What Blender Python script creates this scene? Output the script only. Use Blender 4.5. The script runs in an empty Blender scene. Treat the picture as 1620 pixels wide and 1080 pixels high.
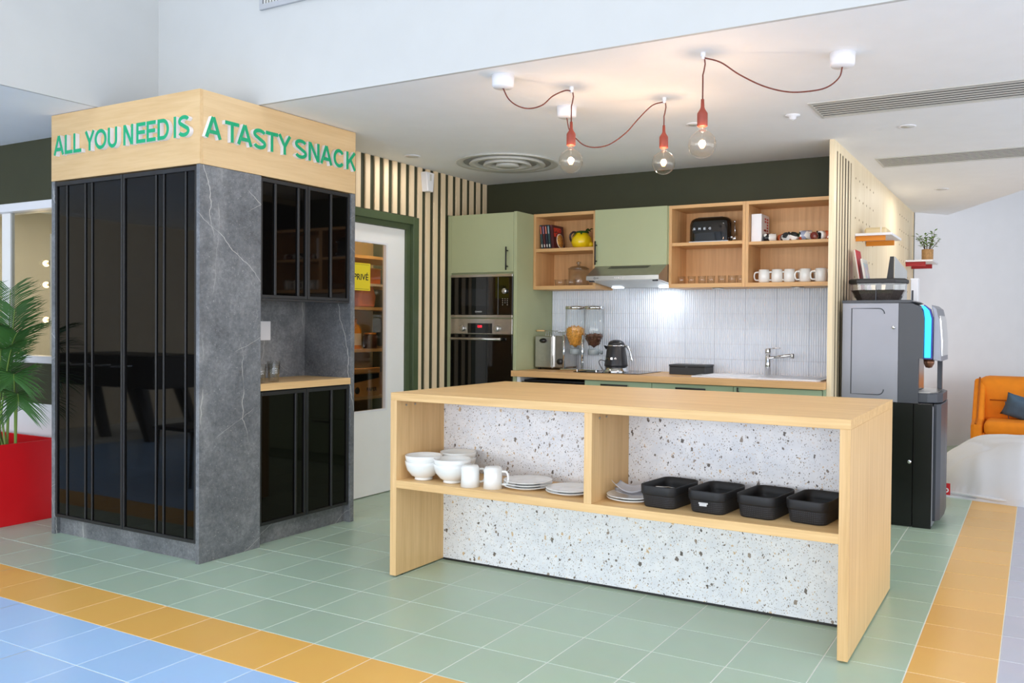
import bpy, bmesh, math, random
from mathutils import Vector, Matrix
random.seed(7)
PI = math.pi
C = bpy.context.scene.collection
SC = bpy.context.scene

# ------------------------------------------------------------------ camera
cd = bpy.data.cameras.new('camera')
cd.sensor_fit = 'HORIZONTAL'; cd.sensor_width = 36.0
cd.lens = 1356.6126 * 36 / 1620
cd.shift_x = -(896.1104 - 810) / 1620
cd.shift_y = (533.1559 - 540) / 1620
cd.clip_start = 0.05; cd.clip_end = 200
cam = bpy.data.objects.new('camera', cd); C.objects.link(cam)
_r = Vector((0.87607452, 0.48209046, 0.00906824)); _u = Vector((-0.01510229, 0.00863711, 0.99984865))
_f = Vector((-0.48193917, 0.87607887, -0.01484743))
cam.matrix_world = Matrix(((_r.x, _u.x, -_f.x, 4.01297955), (_r.y, _u.y, -_f.y, -2.50187753), (_r.z, _u.z, -_f.z, 1.28192212), (0, 0, 0, 1)))
SC.camera = cam

# ------------------------------------------------------------------ daylight (overcast, seen through the glazed sides of the hall)
SC.view_settings.view_transform = 'Standard'
SC.view_settings.look = 'None'
SC.view_settings.gamma = 1.0
SC.view_settings.use_curve_mapping = False
SC.view_settings.exposure = 0.0
SC.cycles.transparent_max_bounces = 32; SC.cycles.max_bounces = 10; SC.cycles.diffuse_bounces = 6
wd = bpy.data.worlds.new('overcast_sky'); SC.world = wd; wd.use_nodes = True
bg = wd.node_tree.nodes['Background']
bg.inputs[0].default_value = (0.86, 0.93, 1.0, 1); bg.inputs[1].default_value = 0.3

def area(name, loc, rot, sx, sy, power, col, spread=PI):
    l = bpy.data.lights.new(name, 'AREA'); l.shape = 'RECTANGLE'; l.size = sx; l.size_y = sy
    l.energy = power; l.color = col; l.spread = spread
    o = bpy.data.objects.new(name, l); C.objects.link(o); o.location = loc; o.rotation_euler = rot
    return o
# daylight entering through the big windows behind the photographer and on the right side; the overhead lamp in the void is an added fill to brighten the floor
area('daylight_front_window', (2.2, -6.9, 1.45), (PI / 2, 0, 0), 13, 2.2, 490, (0.95, 0.97, 1.0))
area('daylight_right_window', (8.7, 1.5, 1.45), (PI / 2, 0, PI / 2), 10, 2.2, 260, (0.93, 0.96, 1.0))
area('added_overhead_fill', (3.0, -2.9, 5.15), (0, 0, 0), 7, 7, 80, (0.97, 0.985, 1.0))

# ------------------------------------------------------------------ materials
def lin(c):
    return tuple(((v / 255) / 12.92 if v / 255 <= 0.04045 else ((v / 255 + 0.055) / 1.055) ** 2.4) for v in c) + (1,)
MATS = {}
def newmat(name):
    m = bpy.data.materials.new(name); m.use_nodes = True
    nt = m.node_tree; b = nt.nodes['Principled BSDF']
    MATS[name] = m
    return m, nt, b
def coords(nt, scale=(1, 1, 1), kind='Object'):
    tc = nt.nodes.new('ShaderNodeTexCoord'); mp = nt.nodes.new('ShaderNodeMapping')
    nt.links.new(tc.outputs[kind], mp.inputs[0]); mp.inputs['Scale'].default_value = scale
    return mp.outputs[0]
def noise(nt, vec, scale, detail=3, rough=0.5, dist=0):
    n = nt.nodes.new('ShaderNodeTexNoise'); n.inputs['Scale'].default_value = scale
    n.inputs['Detail'].default_value = detail; n.inputs['Roughness'].default_value = rough
    n.inputs['Distortion'].default_value = dist
    if vec is not None: nt.links.new(vec, n.inputs['Vector'])
    return n
def ramp(nt, fac, stops):
    r = nt.nodes.new('ShaderNodeValToRGB')
    el = r.color_ramp.elements
    while len(el) < len(stops): el.new(0.5)
    for e, (p, c) in zip(el, stops): e.position = p; e.color = c
    nt.links.new(fac, r.inputs[0]); return r.outputs[0]
def mixc(nt, fac, a, b, mode='MIX'):
    m = nt.nodes.new('ShaderNodeMix'); m.data_type = 'RGBA'; m.blend_type = mode
    for v, i in ((fac, 0), (a, 6), (b, 7)):
        if hasattr(v, 'is_linked'): nt.links.new(v, m.inputs[i])
        else: m.inputs[i].default_value = v
    return m.outputs[2]
def math_(nt, op, a, b=0.0):
    m = nt.nodes.new('ShaderNodeMath'); m.operation = op
    for v, i in ((a, 0), (b, 1)):
        if hasattr(v, 'is_linked'): nt.links.new(v, m.inputs[i])
        else: m.inputs[i].default_value = v
    return m.outputs[0]
def bump(nt, b, h, strength=0.2, dist=0.002):
    bp = nt.nodes.new('ShaderNodeBump'); bp.inputs['Strength'].default_value = strength; bp.inputs['Distance'].default_value = dist
    nt.links.new(h, bp.inputs['Height']); nt.links.new(bp.outputs[0], b.inputs['Normal'])
def paint(name, col, rough=0.5, metal=0.0, spec=0.5, var=0.03, scale=6.0, coat=0.0, bmp=0.0, bscale=200):
    m, nt, b = newmat(name)
    c = lin(col); lo = tuple(v * (1 - var) for v in c[:3]) + (1,); hi = tuple(min(1, v * (1 + var)) for v in c[:3]) + (1,)
    v = coords(nt); n = noise(nt, v, scale, 3)
    nt.links.new(ramp(nt, n.outputs[0], [(0.3, lo), (0.7, hi)]), b.inputs['Base Color'])
    b.inputs['Roughness'].default_value = rough; b.inputs['Metallic'].default_value = metal
    b.inputs['Specular IOR Level'].default_value = spec; b.inputs['Coat Weight'].default_value = coat
    if bmp: bump(nt, b, noise(nt, v, bscale, 2).outputs[0], bmp)
    return m
def wood(name, c1, c2, axis='X', rough=0.45, fine=1.0, spec=0.4):
    m, nt, b = newmat(name)
    s = {'X': (1.2, 34 * fine, 34 * fine), 'Y': (34 * fine, 1.2, 34 * fine), 'Z': (34 * fine, 34 * fine, 1.2)}[axis]
    v = coords(nt, s); n1 = noise(nt, v, 1.0, 4, 0.6, 0.3)
    s2 = tuple(x * 6 if x > 2 else x * 4 for x in s)
    n2 = noise(nt, coords(nt, s2), 1.0, 2, 0.6)
    n3 = noise(nt, coords(nt, (1, 1, 1)), 2.2, 2)
    f = math_(nt, 'ADD', math_(nt, 'MULTIPLY', n1.outputs[0], 0.55), math_(nt, 'MULTIPLY', n2.outputs[0], 0.3))
    f = math_(nt, 'ADD', f, math_(nt, 'MULTIPLY', n3.outputs[0], 0.15))
    nt.links.new(ramp(nt, f, [(0.32, lin(c2)), (0.62, lin(c1))]), b.inputs['Base Color'])
    b.inputs['Roughness'].default_value = rough; b.inputs['Specular IOR Level'].default_value = spec
    bump(nt, b, n2.outputs[0], 0.06, 0.001)
    return m
def glassy(name, tint=(255, 255, 255), ior=1.45, rough=0.02, body=0.0):
    """Thin clear glass: transparent with a Schlick reflection that is the same from both sides."""
    m, nt, b = newmat(name); nt.nodes.remove(b)
    out = nt.nodes['Material Output']
    tr = nt.nodes.new('ShaderNodeBsdfTransparent'); tr.inputs[0].default_value = lin(tint)
    gl = nt.nodes.new('ShaderNodeBsdfGlossy'); gl.inputs['Roughness'].default_value = rough
    lw = nt.nodes.new('ShaderNodeLayerWeight'); lw.inputs[0].default_value = 0.5
    f0 = ((ior - 1) / (ior + 1)) ** 2
    f = math_(nt, 'MULTIPLY', math_(nt, 'POWER', lw.outputs['Facing'], 4.0), 0.85)
    f = math_(nt, 'ADD', f, f0 + body)
    n = noise(nt, coords(nt), 3.0, 1)
    f = math_(nt, 'MULTIPLY', f, math_(nt, 'ADD', math_(nt, 'MULTIPLY', n.outputs[0], 0.2), 0.9))
    mx = nt.nodes.new('ShaderNodeMixShader')
    nt.links.new(f, mx.inputs[0]); nt.links.new(tr.outputs[0], mx.inputs[1]); nt.links.new(gl.outputs[0], mx.inputs[2])
    nt.links.new(mx.outputs[0], out.inputs['Surface'])
    return m
def emit(name, col, strength):
    m, nt, b = newmat(name)
    b.inputs['Base Color'].default_value = lin(col); b.inputs['Emission Color'].default_value = lin(col)
    n = noise(nt, coords(nt), 2.0, 1)
    nt.links.new(math_(nt, 'MULTIPLY', math_(nt, 'ADD', math_(nt, 'MULTIPLY', n.outputs[0], 0.1), 0.95), strength), b.inputs['Emission Strength'])
    return m

WHITE = paint('white_wall_paint', (232, 233, 236), 0.7, spec=0.3, var=0.012, bmp=0.05)
CEIL = paint('ceiling_paint', (246, 248, 250), 0.75, spec=0.25, var=0.012, bmp=0.05)
OLIVE = paint('dark_olive_paint', (62, 64, 46), 0.6, spec=0.3, var=0.04)
OAKX = wood('oak_grain_x', (232, 196, 140), (206, 166, 110), 'X')
OAKZ = wood('oak_grain_z', (230, 194, 140), (204, 165, 112), 'Z')
OAKY = wood('oak_grain_y', (230, 194, 140), (204, 165, 112), 'Y')
CABX = wood('beech_grain_x', (222, 178, 124), (196, 150, 98), 'X')
CABZ = wood('beech_grain_z', (220, 176, 124), (194, 148, 98), 'Z')
BIRCH = wood('birch_ply_z', (238, 222, 190), (224, 204, 168), 'Z', 0.5, 0.5)
SIGNX = wood('sign_birch_x', (222, 190, 142), (206, 170, 120), 'X', 0.5, 0.4)
SIGNY = wood('sign_birch_y', (228, 198, 152), (212, 178, 130), 'Y', 0.5, 0.4)
SLAT = wood('slat_pine_z', (246, 224, 190), (228, 202, 164), 'Z', 0.55)
SAGE = paint('sage_green_laminate', (168, 175, 138), 0.42, spec=0.4, var=0.015)
SAGE2 = paint('sage_front_laminate', (158, 178, 146), 0.42, spec=0.4, var=0.015)
DOORG = paint('green_door_frame_paint', (78, 92, 64), 0.4, var=0.03)
DOORW = paint('cream_door_paint', (246, 245, 243), 0.4, var=0.012)
BLACKM = paint('matt_black', (26, 27, 29), 0.45, var=0.1)
BLACKP = paint('black_powder_coat', (20, 20, 22), 0.35, var=0.1)
BRONZE = paint('bronze_black_glass', (7, 7, 7), 0.03, spec=0.28, var=0.1)
BRONZE.node_tree.nodes['Principled BSDF'].inputs['Specular Tint'].default_value = (1.0, 0.86, 0.74, 1)
BLACKG = paint('black_glass', (8, 8, 8), 0.03, spec=0.5, var=0.1)
BARM = paint('anthracite_metal', (30, 30, 32), 0.4, metal=0.0, var=0.06)
STEEL = paint('brushed_steel', (190, 188, 184), 0.28, metal=1.0, var=0.05, scale=30)
CHROME = paint('chrome', (225, 226, 228), 0.06, metal=1.0, var=0.02)
HOODM = paint('hood_steel', (176, 174, 168), 0.36, metal=0.9, var=0.05, scale=20)
CERAM = paint('white_ceramic', (236, 238, 236), 0.12, var=0.012, coat=0.3)
PLASTW = paint('white_plastic', (236, 236, 240), 0.4, var=0.01)
GLASS = glassy('clear_glass')
GLASSB = glassy('drinking_glass', (254, 255, 255), 1.5, 0.03, 0.04)
ACRYL = glassy('acrylic', (254, 255, 255), 1.4, 0.04, 0.0)
PANE = glassy('door_pane', (236, 236, 232), 1.45, 0.01)
GREENL = paint('sign_green', (0, 164, 112), 0.4, var=0.02)
TERRA = paint('terracotta_silicone', (150, 66, 50), 0.55, var=0.04)
CORD = paint('brown_textile_cord', (112, 58, 48), 0.8, var=0.1, scale=80)
GREYA = paint('light_grey_metal', (206, 206, 200), 0.5, var=0.02)
VDARK = paint('vent_dark', (46, 46, 44), 0.8, var=0.05)

def stone_mat():
    m, nt, b = newmat('grey_veined_stone')
    v = coords(nt)
    big = noise(nt, v, 3.0, 6, 0.65, 0.4); fine = noise(nt, v, 60, 5, 0.7); mid = noise(nt, v, 14, 4, 0.6)
    f = math_(nt, 'ADD', math_(nt, 'MULTIPLY', big.outputs[0], 0.45), math_(nt, 'ADD', math_(nt, 'MULTIPLY', fine.outputs[0], 0.35), math_(nt, 'MULTIPLY', mid.outputs[0], 0.2)))
    base = ramp(nt, f, [(0.34, lin((72, 75, 79))), (0.5, lin((108, 111, 115))), (0.66, lin((144, 146, 148)))])
    # speckles
    sp = ramp(nt, noise(nt, v, 190, 2, 0.5).outputs[0], [(0.66, (0, 0, 0, 1)), (0.74, (1, 1, 1, 1))])
    base = mixc(nt, math_(nt, 'MULTIPLY', sp, 0.35), base, lin((190, 190, 186)))
    # pale pits and crystals
    pit = ramp(nt, noise(nt, v, 95, 2, 0.5).outputs[0], [(0.68, (0, 0, 0, 1)), (0.72, (1, 1, 1, 1))])
    base = mixc(nt, math_(nt, 'MULTIPLY', pit, 0.5), base, lin((176, 176, 172)))
    # long wandering, nearly upright veins: |frac(k (x + y + slope z + wobble(z))) - 1/2|
    sx = nt.nodes.new('ShaderNodeSeparateXYZ'); nt.links.new(v, sx.inputs[0])
    hor = math_(nt, 'ADD', sx.outputs[0], sx.outputs[1])
    def vein(k, slope, wob, seed, width, strength, m_lo, m_hi, colr, mscale=2.2):
        nonlocal base
        mp = nt.nodes.new('ShaderNodeMapping'); mp.inputs['Location'].default_value = (seed, seed, seed); mp.inputs['Scale'].default_value = (0.4, 0.4, 1.0)
        nt.links.new(v, mp.inputs[0])
        w1 = noise(nt, mp.outputs[0], 1.7, 5, 0.62)
        u = math_(nt, 'ADD', math_(nt, 'ADD', hor, math_(nt, 'MULTIPLY', sx.outputs[2], slope)), math_(nt, 'ADD', math_(nt, 'MULTIPLY', w1.outputs[0], wob), seed))
        dist = math_(nt, 'ABSOLUTE', math_(nt, 'SUBTRACT', math_(nt, 'FRACT', math_(nt, 'MULTIPLY', u, k)), 0.5))
        l = ramp(nt, math_(nt, 'DIVIDE', dist, k), [(0.0, (1, 1, 1, 1)), (width * 0.45, (0.8, 0.8, 0.8, 1)), (width, (0, 0, 0, 1))])
        mm = ramp(nt, noise(nt, mp.outputs[0], mscale, 2).outputs[0], [(m_lo, (0, 0, 0, 1)), (m_hi, (1, 1, 1, 1))])
        base = mixc(nt, math_(nt, 'MULTIPLY', math_(nt, 'MULTIPLY', l, mm), strength), base, lin(colr))
    vein(3.1, -0.10, 0.20, 0.37, 0.05, 0.35, 0.45, 0.62, (170, 170, 168))
    vein(3.1, -0.10, 0.20, 0.37, 0.0026, 0.75, 0.48, 0.58, (206, 206, 200))
    vein(2.3, 0.22, 0.26, 1.71, 0.0022, 0.75, 0.50, 0.60, (214, 212, 206))
    vein(1.9, 1.3, 0.30, 2.93, 0.0024, 0.8, 0.55, 0.62, (216, 214, 208), 3.0)
    vein(1.4, -1.9, 0.30, 4.13, 0.0022, 0.75, 0.55, 0.62, (206, 204, 198), 3.0)
    nt.links.new(base, b.inputs['Base Color'])
    b.inputs['Roughness'].default_value = 0.48; b.inputs['Specular IOR Level'].default_value = 0.4
    bump(nt, b, fine.outputs[0], 0.25, 0.002)
    return m
STONE = stone_mat()

def terrazzo_mat():
    m, nt, b = newmat('terrazzo')
    v0 = coords(nt)
    w = noise(nt, v0, 45, 2)
    sc = nt.nodes.new('ShaderNodeVectorMath'); sc.operation = 'SCALE'; sc.inputs['Scale'].default_value = 0.022
    nt.links.new(w.outputs['Color'], sc.inputs[0])
    add = nt.nodes.new('ShaderNodeVectorMath'); add.operation = 'ADD'
    nt.links.new(v0, add.inputs[0]); nt.links.new(sc.outputs[0], add.inputs[1])
    col = ramp(nt, noise(nt, v0, 20, 3).outputs[0], [(0.3, lin((224, 229, 237))), (0.7, lin((238, 241, 246)))])
    for scale, thr, rad, cols in ((34, 0.46, 0.34, ((92, 86, 82), (150, 138, 128), (208, 182, 148), (110, 102, 96))),
                                  (78, 0.34, 0.32, ((80, 76, 74), (140, 126, 112), (214, 188, 150), (168, 160, 152))),
                                  (165, 0.34, 0.32, ((96, 92, 88), (150, 142, 134), (200, 176, 146), (120, 112, 106)))):
        vo = nt.nodes.new('ShaderNodeTexVoronoi'); vo.inputs['Scale'].default_value = scale
        vo.distance = 'MINKOWSKI'; vo.inputs['Exponent'].default_value = 1.3; vo.inputs['Randomness'].default_value = 1
        mp = nt.nodes.new('ShaderNodeMapping'); mp.inputs['Location'].default_value = (scale, 0.3, scale * 2)
        mp.inputs['Rotation'].default_value = (0, 0.5, 0); mp.inputs['Scale'].default_value = (1.0, 0.0, 0.72)
        nt.links.new(add.outputs[0], mp.inputs[0]); nt.links.new(mp.outputs[0], vo.inputs['Vector'])
        sep = nt.nodes.new('ShaderNodeSeparateColor'); nt.links.new(vo.outputs['Color'], sep.inputs[0])
        r_here = math_(nt, 'MULTIPLY', math_(nt, 'ADD', sep.outputs[1], 0.35), rad)
        isin = math_(nt, 'MULTIPLY', math_(nt, 'LESS_THAN', vo.outputs['Distance'], r_here), math_(nt, 'GREATER_THAN', sep.outputs[0], thr))
        n = len(cols); rr = ramp(nt, sep.outputs[2], [(i / n, lin(c)) for i, c in enumerate(cols)])
        nt.nodes[-1].color_ramp.interpolation = 'CONSTANT'
        col = mixc(nt, isin, col, rr)
    nt.links.new(col, b.inputs['Base Color']); b.inputs['Roughness'].default_value = 0.4
    return m
TERRAZZO = terrazzo_mat()

def tile_mat(name, col, rough=0.3):
    m, nt, b = newmat(name)
    oi = nt.nodes.new('ShaderNodeObjectInfo'); c = lin(col)
    base = ramp(nt, oi.outputs['Random'], [(0, tuple(v * 0.96 for v in c[:3]) + (1,)), (1, tuple(v * 1.04 for v in c[:3]) + (1,))])
    n = noise(nt, coords(nt), 7, 4)
    nt.links.new(mixc(nt, 0.06, base, n.outputs['Color'], 'OVERLAY'), b.inputs['Base Color'])
    b.inputs['Roughness'].default_value = rough; b.inputs['Specular IOR Level'].default_value = 0.5
    bump(nt, b, noise(nt, coords(nt), 220, 2).outputs[0], 0.03, 0.001)
    return m
TGREEN = tile_mat('green_floor_tile', (170, 192, 172))
TOCHRE = tile_mat('ochre_floor_tile', (228, 178, 94))
TBLUE = tile_mat('blue_floor_tile', (166, 202, 242))
TLILAC = tile_mat('lilac_grey_floor_tile', (184, 186, 200))
GROUT = paint('grout', (232, 234, 228), 0.8, var=0.03, scale=30)

# ------------------------------------------------------------------ mesh helpers
def BM(): return bmesh.new()
def box(bm, x0, x1, y0, y1, z0, z1, bev=0.0, mi=0):
    vs = [bm.verts.new((x, y, z)) for z in (z0, z1) for y in (y0, y1) for x in (x0, x1)]
    fs = [bm.faces.new([vs[i] for i in f]) for f in ((0, 2, 3, 1), (4, 5, 7, 6), (0, 1, 5, 4), (2, 6, 7, 3), (0, 4, 6, 2), (1, 3, 7, 5))]
    for f in fs: f.material_index = mi
    if bev:
        es = list({e for f in fs for e in f.edges})
        r = bmesh.ops.bevel(bm, geom=es, offset=bev, segments=1, affect='EDGES', profile=0.5)
        for f in r['faces']: f.material_index = mi
    return vs
def prism(bm, pts, a, b, axis='Z', mi=0, bev=0.0):
    def P(u, v, w): return {'Z': (u, v, w), 'X': (w, u, v), 'Y': (u, w, v)}[axis]
    lo = [bm.verts.new(P(u, v, a)) for u, v in pts]; hi = [bm.verts.new(P(u, v, b)) for u, v in pts]
    n = len(pts); fs = [bm.faces.new(lo), bm.faces.new(hi)]
    for i in range(n): fs.append(bm.faces.new((lo[i], lo[(i + 1) % n], hi[(i + 1) % n], hi[i])))
    for f in fs: f.material_index = mi
    bmesh.ops.recalc_face_normals(bm, faces=fs)
    if bev:
        es = list({e for f in fs[:2] for e in f.edges})
        bmesh.ops.bevel(bm, geom=es, offset=bev, segments=2, affect='EDGES', profile=0.5)
    return fs
def lathe(bm, prof, seg=32, cx=0, cy=0, cz=0, mi=0, axis='Z', caps=True):
    rings = []
    def T(r, h, a):
        c, s = r * math.cos(a), r * math.sin(a)
        return {'Z': (cx + c, cy + s, cz + h), 'X': (cx + h, cy + c, cz + s), 'Y': (cx + s, cy + h, cz + c)}[axis]
    for r, h in prof:
        if r < 1e-6: rings.append([bm.verts.new(T(0, h, 0))])
        else: rings.append([bm.verts.new(T(r, h, 2 * PI * i / seg)) for i in range(seg)])
    fs = []
    for A, B in zip(rings, rings[1:]):
        for i in range(seg):
            j = (i + 1) % seg
            if len(A) == 1 and len(B) == 1: continue
            if len(A) == 1: f = (A[0], B[j], B[i])
            elif len(B) == 1: f = (A[i], A[j], B[0])
            else: f = (A[i], A[j], B[j], B[i])
            fs.append(bm.faces.new(f))
    if caps:
        if len(rings[0]) > 1: fs.append(bm.faces.new(list(reversed(rings[0]))))
        if len(rings[-1]) > 1: fs.append(bm.faces.new(rings[-1]))
    for f in fs: f.material_index = mi; f.smooth = True
    return fs
def cyl(bm, cx, cy, z0, z1, r, seg=24, mi=0, axis='Z', bev=0.0):
    b = min(bev, r * 0.5)
    prof = [(r, z0), (r, z1)] if not b else [(r - b, z0), (r, z0 + b), (r, z1 - b), (r - b, z1)]
    if axis == 'Z': return lathe(bm, prof, seg, cx, cy, 0, mi)
    if axis == 'X': return lathe(bm, prof, seg, 0, cx, cy, mi, 'X')
    return lathe(bm, prof, seg, cx, 0, cy, mi, 'Y')
def tube(bm, pts, r, seg=8, mi=0, closed=False):
    pts = [Vector(p) for p in pts]; n = len(pts); rad = r if isinstance(r, (list, tuple)) else [r] * n
    rings = []; up = None
    for i, p in enumerate(pts):
        a = pts[i - 1] if (i > 0 or closed) else p; b = pts[(i + 1) % n] if (i < n - 1 or closed) else p
        t = (b - a).normalized()
        if up is None: up = Vector((0, 0, 1)) if abs(t.z) < 0.9 else Vector((1, 0, 0))
        s = t.cross(up)
        if s.length < 1e-5: s = t.orthogonal()
        s.normalize(); u = s.cross(t).normalized(); up = u
        rings.append([bm.verts.new(p + rad[i] * (math.cos(2 * PI * k / seg) * s + math.sin(2 * PI * k / seg) * u)) for k in range(seg)])
    fs = []
    for A, B in list(zip(rings, rings[1:])) + ([(rings[-1], rings[0])] if closed else []):
        for k in range(seg):
            fs.append(bm.faces.new((A[k], A[(k + 1) % seg], B[(k + 1) % seg], B[k])))
    if not closed:
        fs.append(bm.faces.new(list(reversed(rings[0])))); fs.append(bm.faces.new(rings[-1]))
    for f in fs: f.material_index = mi; f.smooth = True
    return fs
def curve_pts(ctrl, n=24):
    """Catmull-Rom through control points."""
    c = [Vector(p) for p in ctrl]; c = [2 * c[0] - c[1]] + c + [2 * c[-1] - c[-2]]; out = []
    seg = len(c) - 3
    for i in range(seg):
        for k in range(n):
            t = k / n; a, b, d, e = c[i:i + 4]
            out.append(0.5 * ((2 * b) + (d - a) * t + (2 * a - 5 * b + 4 * d - e) * t * t + (3 * b - a - 3 * d + e) * t ** 3))
    out.append(c[-2]); return out
def sphere(bm, c, r, seg=20, rings=12, mi=0, sz=1.0):
    return lathe(bm, [(r * math.sin(PI * i / rings), -r * sz * math.cos(PI * i / rings)) for i in range(rings + 1)], seg, c[0], c[1], c[2], mi)
def root_of(o):
    p = Vector((0, 0, 0))
    while o is not None: p += Vector(o.location); o = o.parent
    return p
def obj(name, bm, mats, parent=None, kind=None, label=None, loc=None, world=True, smooth_angle=None):
    """Link bm as one mesh object. World-space geometry is moved into the parent's frame."""
    if not isinstance(mats, (list, tuple)): mats = [mats]
    off = Vector(loc) if loc is not None else Vector((0, 0, 0))
    if world:
        t = off + (root_of(parent) if parent else Vector((0, 0, 0)))
        if t.length: bm.transform(Matrix.Translation(-t))
    me = bpy.data.meshes.new(name); bm.normal_update(); bm.to_mesh(me); bm.free()
    for m in mats: me.materials.append(m)
    if smooth_angle is not None:
        for p in me.polygons: p.use_smooth = True
        me.set_sharp_from_angle(angle=smooth_angle)
    o = bpy.data.objects.new(name, me); C.objects.link(o)
    if parent: o.parent = parent
    o.location = off
    if kind: o['kind'] = kind
    if label: o['label'] = label
    return o
def inst(name, me, loc, parent=None):
    o = bpy.data.objects.new(name, me); C.objects.link(o); o.location = loc
    if parent: o.parent = parent
    return o
def thing(name, label, cat, loc=(0, 0, 0), group=None, rotz=0):
    o = bpy.data.objects.new(name, None); C.objects.link(o); o.location = loc; o.rotation_euler = (0, 0, rotz)
    o.empty_display_size = 0.05
    o['label'] = label; o['category'] = cat
    if group: o['group'] = group
    return o
def tag(o, label, cat, group=None):
    o['label'] = label; o['category'] = cat
    if group: o['group'] = group
    return o
def dup(root, loc, label, group=None, rotz=None):
    r = root.copy(); C.objects.link(r); r.location = loc; r['label'] = label
    if group: r['group'] = group
    if rotz is not None: r.rotation_euler = (0, 0, rotz)
    for ch in list(root.children):
        c = ch.copy(); C.objects.link(c); c.parent = r
        for g in list(ch.children):
            d = g.copy(); C.objects.link(d); d.parent = c
    return r
def struct(name, bm, m, parent=None):
    return obj(name, bm, m, parent, kind='structure')
def B(*a, **k):
    bm = BM(); box(bm, *a, **k); return bm
def text_bm(body, size, depth, sx=1.0, bold=0.0, spacing=1.0):
    """Lettering as a bmesh: x right, y up, extruded along z, origin at the left of the baseline."""
    cu = bpy.data.curves.new('lettering', 'FONT'); cu.body = body; cu.size = size; cu.extrude = depth / 2; cu.offset = bold
    cu.space_character = spacing; cu.resolution_u = 4
    o = bpy.data.objects.new('lettering', cu); C.objects.link(o)
    me = o.to_mesh(); bm = BM(); bm.from_mesh(me); o.to_mesh_clear()
    bpy.data.objects.remove(o); bpy.data.curves.remove(cu)
    bm.transform(Matrix.Scale(sx, 4, (1, 0, 0)))
    return bm
def fit_text(bm, w, h):
    xs = [v.co.x for v in bm.verts]; ys = [v.co.y for v in bm.verts]
    bm.transform(Matrix.Translation((-min(xs), -min(ys), 0)))
    bm.transform(Matrix.Diagonal((w / (max(xs) - min(xs)), h / (max(ys) - min(ys)), 1, 1)))
    return bm
FACE_Y = Matrix(((1, 0, 0, 0), (0, 0, -1, 0), (0, 1, 0, 0), (0, 0, 0, 1)))     # text faces -Y, reads along +X
FACE_X = Matrix(((0, 0, 1, 0), (1, 0, 0, 0), (0, 1, 0, 0), (0, 0, 0, 1)))      # text faces +X, reads along +Y
def place_text(bm, face, x, y, z):
    bm.transform(face); bm.transform(Matrix.Translation((x, y, z))); return bm

# ------------------------------------------------------------------ floor
floor = struct('floor', B(-8, 9, -8, 12, -0.12, -0.0012), GROUT)
def tile_mesh(m):
    bm = BM(); g = 0.1481
    box(bm, -g, g, -g, g, -0.012, 0, bev=0.0012)
    me = bpy.data.meshes.new('floor_tile'); bm.to_mesh(me); bm.free(); me.materials.append(m); return me
TM = {k: tile_mesh(m) for k, m in (('g', TGREEN), ('o', TOCHRE), ('b', TBLUE), ('l', TLILAC))}
def tile_kind(i, j):
    if i > 12: return 'l'
    if j < -1: return 'b' if i < 12 else ('o' if i == 12 and False else 'b')
    if i == 12 or j == -1: return 'o'
    return 'g'
def view(p):
    d = Vector(p) - cam.matrix_world.translation; z = d.dot(_f)
    if z < 0.3: return None
    return (896.11 + 1356.6 * d.dot(_r) / z, 533.16 - 1356.6 * d.dot(_u) / z, z)
cand = []; rest = []
for i in range(-22, 26):
    for j in range(-20, 36):
        x, y = 0.3 * i + 0.15, 0.3 * j + 0.15
        v = view((x, y, 0)); k = tile_kind(i, j)
        hidden = (-1.16 < x < 0.15 and 0.55 < y < 1.66) or (x < -0.3 and y > 1.7) or y > 8.2 or (x < 2.8 and y > 3.2) or (x < -1.6 and y > 0)
        if v and -40 < v[0] < 1660 and v[1] < 1130 and not hidden: cand.append((v[2], x, y, k))
        elif -4.5 < x < 7.5 and -7 < y < 8: rest.append((x, y, k))
cand.sort()
for _, x, y, k in cand[:295]: inst('floor_tile', TM[k], (x, y, 0), floor)
rest += [(x, y, k) for _, x, y, k in cand[295:]]
bm = BM()
for x, y, k in rest:
    g = 0.1481; mi = 'gobl'.index(k)
    f = bm.faces.new([bm.verts.new((x + a * g, y + b * g, 0)) for a, b in ((-1, -1), (1, -1), (1, 1), (-1, 1))]); f.material_index = mi
obj('distant_floor_tiles', bm, [TGREEN, TOCHRE, TBLUE, TLILAC], floor, kind='stuff')

# ------------------------------------------------------------------ ceiling, bulkheads, walls
bm = BM()
prism(bm, [(-6, -7), (-0.74, -7), (-0.74, 0.92), (6.30, 0.92), (3.885, 6.04), (3.142, 7.60), (2.9, 8.6), (-6, 8.6)], 2.5, 2.62)
ceiling = struct('ceiling', bm, CEIL)
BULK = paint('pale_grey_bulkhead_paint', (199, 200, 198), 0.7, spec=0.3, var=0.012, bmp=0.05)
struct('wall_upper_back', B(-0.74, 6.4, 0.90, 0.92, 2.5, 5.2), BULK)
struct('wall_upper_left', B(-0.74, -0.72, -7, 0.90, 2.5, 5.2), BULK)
struct('ceiling_upper', B(-0.9, 9, -7.2, 9.5, 5.2, 5.3), WHITE)
bm = BM(); prism(bm, [(2.85, 7.25), (4.85, 9.75), (4.80, 9.80), (2.80, 7.31)], 0, 5.2)
struct('wall_back', bm, WHITE)
# dark olive kitchen back wall
struct('wall_kitchen', B(-0.39, 2.806, 3.78, 3.90, 0, 2.5), OLIVE)
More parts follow.
